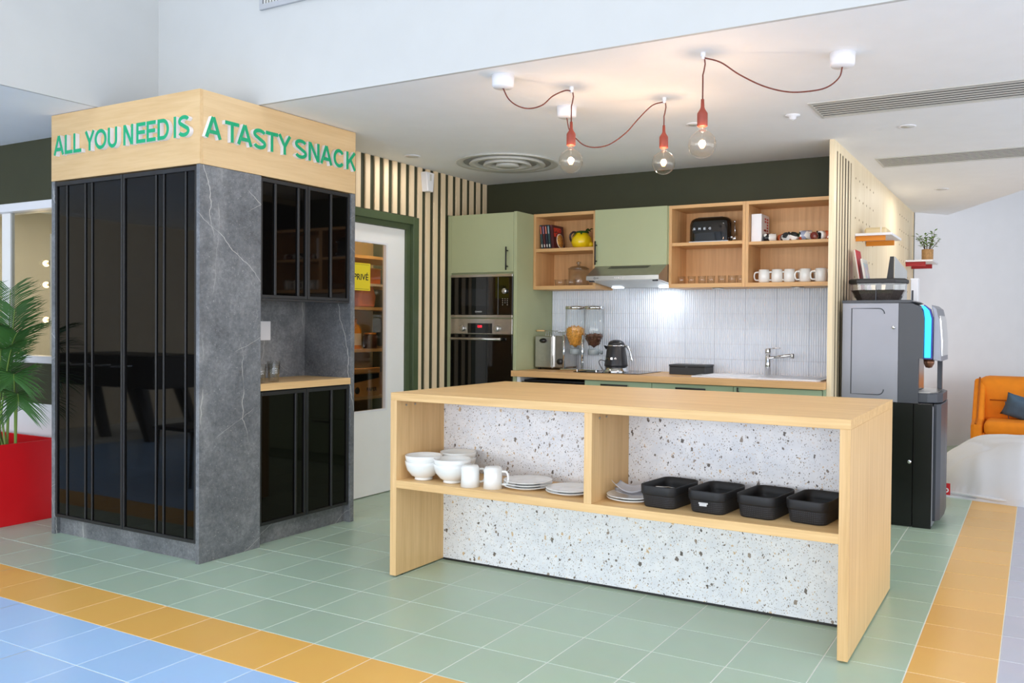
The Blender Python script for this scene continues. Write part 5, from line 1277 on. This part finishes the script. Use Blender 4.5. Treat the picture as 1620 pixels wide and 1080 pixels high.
pc = thing('cup_box', 'white carton with a grey stripe behind the display panel', 'box', (3.25, 3.90, 1.459))
obj('carton', B(3.234, 3.280, 3.86, 3.94, 1.459, 1.612, bev=0.002), PLASTW, pc)
obj('stripe', B(3.240, 3.252, 3.8585, 3.86, 1.47, 1.54), DKGREY, pc)
obj('lid_edge', B(3.232, 3.282, 3.858, 3.942, 1.612, 1.622), PLASTW, pc)
def catalogue(lab, y, x, z, th, w, h, lean, m, pm):
    t = thing('catalogue', lab, 'book', (x, y, z), 'catalogues on the coffee machine'); t.rotation_euler = (0, -lean, 0)
    bm = BM(); box(bm, 0, th, -w / 2, w / 2, 0, h, bev=0.001); obj('cover', bm, m, t, world=False)
    bm = BM(); box(bm, 0.0015, th - 0.0015, -w / 2 - 0.0005, w / 2 - 0.004, 0.002, h - 0.002); obj('pages', bm, PAGE, t, world=False)
    bm = BM(); box(bm, th, th + 0.0006, -w / 2 + 0.01, w / 2 - 0.01, 0.02, h - 0.03); obj('cover_picture', bm, pm, t, world=False)
REDC = paint('red_catalogue_cover', (196, 24, 36), 0.4)
catalogue('red catalogue leaning on the pegboard behind the bean box', 3.80, 2.935, 1.4595, 0.012, 0.20, 0.365, 0.16, REDC, REDC)
catalogue('white catalogue with pastel pictures leaning on the red one', 3.79, 2.975, 1.4595, 0.012, 0.20, 0.30, 0.17, PAGE, pattern_mat('pastel_pictures', ((226, 228, 226), (180, 206, 210), (226, 200, 180), (210, 190, 210)), 18, 2.2))

# pegboard shelves
ORNG = paint('orange_lacquer', (226, 138, 22), 0.45); REDS = paint('dark_red_lacquer', (166, 26, 34), 0.45)
def peg_shelf(lab, x1, y0, y1, z, col, r1, r2):
    t = thing('peg_shelf', lab, 'shelf', (2.84, (y0 + y1) / 2, z))
    obj('board', B(2.838, x1, y0, y1, z, z + 0.018, bev=0.001), PLASTW, t)
    for y, xa, xb, zz in (r1, r2): obj('bracket_bar', B(xa, xb, y, y + 0.02, zz, z, bev=0.001), col, t)
peg_shelf('white pegboard shelf with orange bracket bars', 3.088, 3.965, 4.465, 1.942, ORNG, (3.99, 2.838, 3.042, 1.906), (4.40, 2.842, 3.045, 1.905))
peg_shelf('white pegboard shelf with red bracket bars carrying a potted plant', 3.092, 6.65, 7.19, 1.938, REDS, (6.68, 2.838, 3.022, 1.895), (7.10, 2.840, 3.040, 1.895))
rl = thing('foam_block', 'rounded cream block lying on the orange-barred peg shelf', 'block', (2.96, 4.2, 1.961))
bm = BM(); box(bm, 2.878, 3.035, 4.10, 4.30, 1.961, 2.014, bev=0.014); obj('block', bm, paint('cream_foam', (226, 206, 164), 0.7), rl)
obj('band', B(2.99, 3.0, 4.098, 4.302, 1.9605, 2.0152), CRM, rl)

LEAF2 = paint('bright_leaf', (104, 140, 44), 0.5, var=0.25, scale=12); BARK = paint('thin_stem', (96, 84, 54), 0.7)
pt = thing('potted_plant', 'small leafy plant in a woven pot on the red-barred shelf', 'plant', (3.02, 6.86, 1.957))
POT = paint('woven_pot', (178, 138, 92), 0.8, var=0.2, scale=60, bmp=0.6, bscale=120)
bm = BM(); lathe(bm, [(0, 0), (0.05, 0), (0.054, 0.006), (0.056, 0.112), (0.052, 0.116), (0.048, 0.112), (0.048, 0.095), (0, 0.095)], 28, 3.02, 6.86, 1.957); obj('pot', bm, POT, pt)
rnd = random.Random(11); st = BM(); lf = BM()
for k in range(11):
    a = rnd.uniform(0, 2 * PI); L = rnd.uniform(0.10, 0.21); sp = rnd.uniform(0.02, 0.11)
    p0 = Vector((3.02 + 0.02 * math.cos(a), 6.86 + 0.02 * math.sin(a), 2.05)); p1 = p0 + Vector((sp * math.cos(a), sp * math.sin(a), L))
    tube(st, [p0, p0.lerp(p1, 0.5) + Vector((0.01, 0, 0.01)), p1], [0.0035, 0.003, 0.0015], 6)
    for q in range(9):
        u = 0.35 + 0.65 * q / 8; c = p0.lerp(p1, u); b = rnd.uniform(0, 2 * PI); d_ = Vector((math.cos(b), math.sin(b), rnd.uniform(-0.2, 0.6))).normalized(); s_ = d_.cross(Vector((0, 0, 1))).normalized(); S_ = rnd.uniform(0.035, 0.055)
        v = [lf.verts.new(x) for x in (c, c + d_ * S_ * 0.5 + s_ * S_ * 0.28, c + d_ * S_, c + d_ * S_ * 0.5 - s_ * S_ * 0.28, c + d_ * S_ * 0.5 + Vector((0, 0, 0.006)))]
        for i in range(4): lf.faces.new((v[i], v[(i + 1) % 4], v[4]))
obj('stems', st, BARK, pt); obj('foliage', lf, LEAF2, pt, kind='stuff')

# ================================================================== LOUNGE: sofa, cushion, bean bag
ORS = paint('burnt_orange_fabric', (236, 138, 8), 0.75, var=0.06, scale=10, bmp=0.15, bscale=500)
sf = thing('sofa', 'burnt orange two-seat sofa with seamed rounded back by the white wall', 'sofa', (4.2, 7.0, 0))
def soft_box(x0, x1, y0, y1, z0, z1, r, seg=5):
    bm = BM(); box(bm, x0, x1, y0, y1, z0, z1); bmesh.ops.bevel(bm, geom=list(bm.edges), offset=r, segments=seg, affect='EDGES', profile=0.5); return bm
obj('backrest', soft_box(3.46, 5.05, 7.02, 7.38, 0.14, 0.800, 0.13), ORS, sf, smooth_angle=0.9)
bm = BM(); prism(bm, [(6.58, 0.12), (7.30, 0.12), (7.30, 0.76), (7.10, 0.775), (6.92, 0.60), (6.74, 0.40), (6.58, 0.36)], 3.455, 3.56, 'X', bev=0.03); obj('armrest', bm, ORS, sf)
bm = BM(); prism(bm, [(6.58, 0.12), (7.30, 0.12), (7.30, 0.76), (7.10, 0.775), (6.92, 0.60), (6.74, 0.40), (6.58, 0.36)], 4.95, 5.055, 'X', bev=0.03); obj('armrest', bm, ORS, sf)
obj('seat_cushion', soft_box(3.57, 4.94, 6.55, 7.10, 0.26, 0.40, 0.05), ORS, sf, smooth_angle=0.9)
obj('seat_base', soft_box(3.50, 5.0, 6.60, 7.2, 0.12, 0.28, 0.03), ORS, sf, smooth_angle=0.9)
for x in (3.96, 4.34, 4.70):
    bm = BM(); tube(bm, [(x, 7.018, 0.40), (x, 7.014, 0.55), (x, 7.016, 0.68), (x, 7.06, 0.762), (x, 7.16, 0.80)], 0.0075, 8); obj('seam', bm, paint('orange_piping', (176, 96, 8), 0.8), sf)
bm = BM(); tube(bm, [(3.60, 7.018, 0.57), (4.9, 7.018, 0.57)], 0.006, 8); obj('seam', bm, MATS['orange_piping'], sf)
bm = BM(); tube(bm, [(3.50, 6.575, 0.37), (3.505, 6.74, 0.41), (3.505, 6.92, 0.61), (3.505, 7.09, 0.785)], 0.009, 8); obj('piping', bm, MATS['orange_piping'], sf)
bm = BM()
for x in (3.56, 4.95):
    for y in (6.66, 7.25): cyl(bm, x, y, 0, 0.125, 0.018, 12)
obj('legs', bm, BLACKM, sf)
CUSH = paint('blue_grey_fabric', (70, 94, 116), 0.8, var=0.1, scale=14, bmp=0.2, bscale=400)
cu = thing('cushion', 'slate blue cushion lying on the orange sofa seat', 'cushion', (3.9, 6.85, 0.40))
bm = BM(); n = 14; F = []
for sgn in (1, -1):
    g = []
    for i in range(n + 1):
        row = []
        for j in range(n + 1):
            u, v = i / n * 2 - 1, j / n * 2 - 1
            hgt = 0.075 * max(0, (1 - u ** 4)) ** 0.6 * max(0, (1 - v ** 4)) ** 0.6
            pinch = 1 - 0.10 * (1 - abs(u) ** 2) * abs(v) ** 3
            row.append(bm.verts.new((u * 0.20 * (1 - 0.08 * (1 - v * v) * abs(u) ** 3), sgn * hgt, v * 0.12 * pinch)))
        g.append(row)
    for i in range(n):
        for j in range(n):
            q = (g[i][j], g[i + 1][j], g[i + 1][j + 1], g[i][j + 1]); bm.faces.new(q if sgn < 0 else tuple(reversed(q))).smooth = True
bmesh.ops.remove_doubles(bm, verts=list(bm.verts), dist=0.0005)
bm.transform(Matrix.Translation((3.92, 6.90, 0.50)) @ Matrix.Rotation(0.30, 4, 'X') @ Matrix.Rotation(0.30, 4, 'Y'))
obj('pad', bm, CUSH, cu)
bm = BM(); tube(bm, [(3.74, 6.885, 0.57), (3.775, 6.905, 0.40)], 0.004, 6); obj('piping', bm, CUSH, cu)

BAG = paint('pale_grey_canvas', (222, 225, 232), 0.8, var=0.02, scale=5, bmp=0.15, bscale=300)
bg_ = thing('bean_bag', 'big pale grey crumpled bean bag lying on the floor by the sofa', 'bean bag', (3.95, 5.25, 0))
from mathutils import noise as mn
def bag_h(u, v):
    r = (abs(u) ** 2.6 + abs(v) ** 2.6) ** (1 / 2.6)
    return max(0.0, 1 - r ** 3.0) ** 0.55
bm = BM(); n = 72; g = []
for i in range(n + 1):
    row = []
    for j in range(n + 1):
        u, v = i / n * 2 - 1, j / n * 2 - 1
        # map the square to a rounded rectangle
        k = max(abs(u), abs(v)); l = math.hypot(u, v); s = 1 if l < 1e-6 else (0.45 * k / l + 0.55)
        uu, vv = u * s, v * s
        h = bag_h(uu, vv)
        x = 4.10 + uu * 0.84; y = 5.25 + vv * 0.78
        w = mn.noise((x * 1.8, y * 1.8, 0.3)) * 0.08 + mn.noise((x * 4 + 2, y * 4, 1.0)) * 0.03
        fold = abs(mn.noise((x * 2.4 + y * 1.1 + 5, y * 1.2 - x * 0.5, 7.0)))
        z = 0.012 + h * (0.40 + w) - 0.03 * math.exp(-(fold / 0.035) ** 2) * h
        if v < -0.6: z += 0.035 * abs(mn.noise((x * 7, 3.0, 1.0))) * (1 if h > 0.02 else 0.3)
        row.append(bm.verts.new((x + 0.02 * mn.noise((y * 4, x * 3, 2)), y + 0.05 * mn.noise((x * 3.5, 0.2, 4.0)), max(0.006, z))))
    g.append(row)
for i in range(n):
    for j in range(n): bm.faces.new((g[i][j], g[i + 1][j], g[i + 1][j + 1], g[i][j + 1])).smooth = True
rim = [g[i][0] for i in range(n)] + [g[n][j] for j in range(n)] + [g[i][n] for i in range(n, 0, -1)] + [g[0][j] for j in range(n, 0, -1)]
lo = [bm.verts.new((v.co.x, v.co.y, 0.0)) for v in rim]
for i in range(len(rim)): bm.faces.new((rim[i], lo[i], lo[(i + 1) % len(lo)], rim[(i + 1) % len(rim)]))
bm.faces.new(lo)
obj('bag', bm, BAG, bg_)
bm = BM(); tube(bm, curve_pts([(3.40, 4.64, 0.03), (3.58, 4.55, 0.035), (3.80, 4.49, 0.03), (4.10, 4.48, 0.035), (4.5, 4.52, 0.03)], 10), 0.012, 8); obj('seam', bm, BAG, bg_)
bm = BM(); box(bm, 3.365, 3.445, 4.600, 4.607, 0.010, 0.100); o_ = obj('red_label', bm, REDC, bg_)
bm = fit_text(text_bm('fb', 0.05, 0.001, 1, 0.001), 0.05, 0.05)
obj('label_mark', place_text(bm, FACE_Y, 3.385, 4.5995, 0.03), PLASTW, bg_)

# ================================================================== seen only as reflections in the black glass: football table and chair
ft = thing('football_table', 'dark football table on slanted legs, mirrored in the black cupboard doors', 'table', (-4.9, -2.55, 0))
obj('body', B(-5.75, -4.06, -2.92, -2.20, 0.56, 0.91, bev=0.01), BLACKM, ft)
for x0, x1 in ((-4.50, -4.20), (-5.20, -4.98)):
    for y in (-2.28, -2.84):
        bm = BM(); prism(bm, [(x0 - 0.08, 0.57), (x0 + 0.08, 0.57), (x1 + 0.05, 0.0), (x1 - 0.05, 0.0)], y - 0.04, y + 0.04, 'Y'); obj('leg', bm, BLACKM, ft)
for k in range(4):
    bm = BM(); tube(bm, [(-5.5 + k * 0.36, -3.15, 0.80), (-5.5 + k * 0.36, -1.97, 0.80)], 0.008, 8); obj('rod', bm, CHROME, ft)
ch = thing('chair', 'black plastic chair standing in the hall, mirrored in the black cupboard doors', 'chair', (-1.85, -1.0, 0))
obj('seat', soft_box(-2.07, -1.63, -1.22, -0.78, 0.43, 0.46, 0.012), BLACKM, ch)
obj('backrest', soft_box(-2.06, -1.64, -1.25, -1.22, 0.55, 0.82, 0.012), BLACKM, ch)
for x in (-2.05, -1.65):
    bm = BM(); tube(bm, [(x, -0.80, 0.0), (x, -0.82, 0.44)], 0.012, 8); obj('leg', bm, BLACKM, ch)
    bm = BM(); tube(bm, [(x, -1.26, 0.0), (x, -1.21, 0.44), (x, -1.25, 0.80)], 0.012, 8); obj('leg', bm, BLACKM, ch)
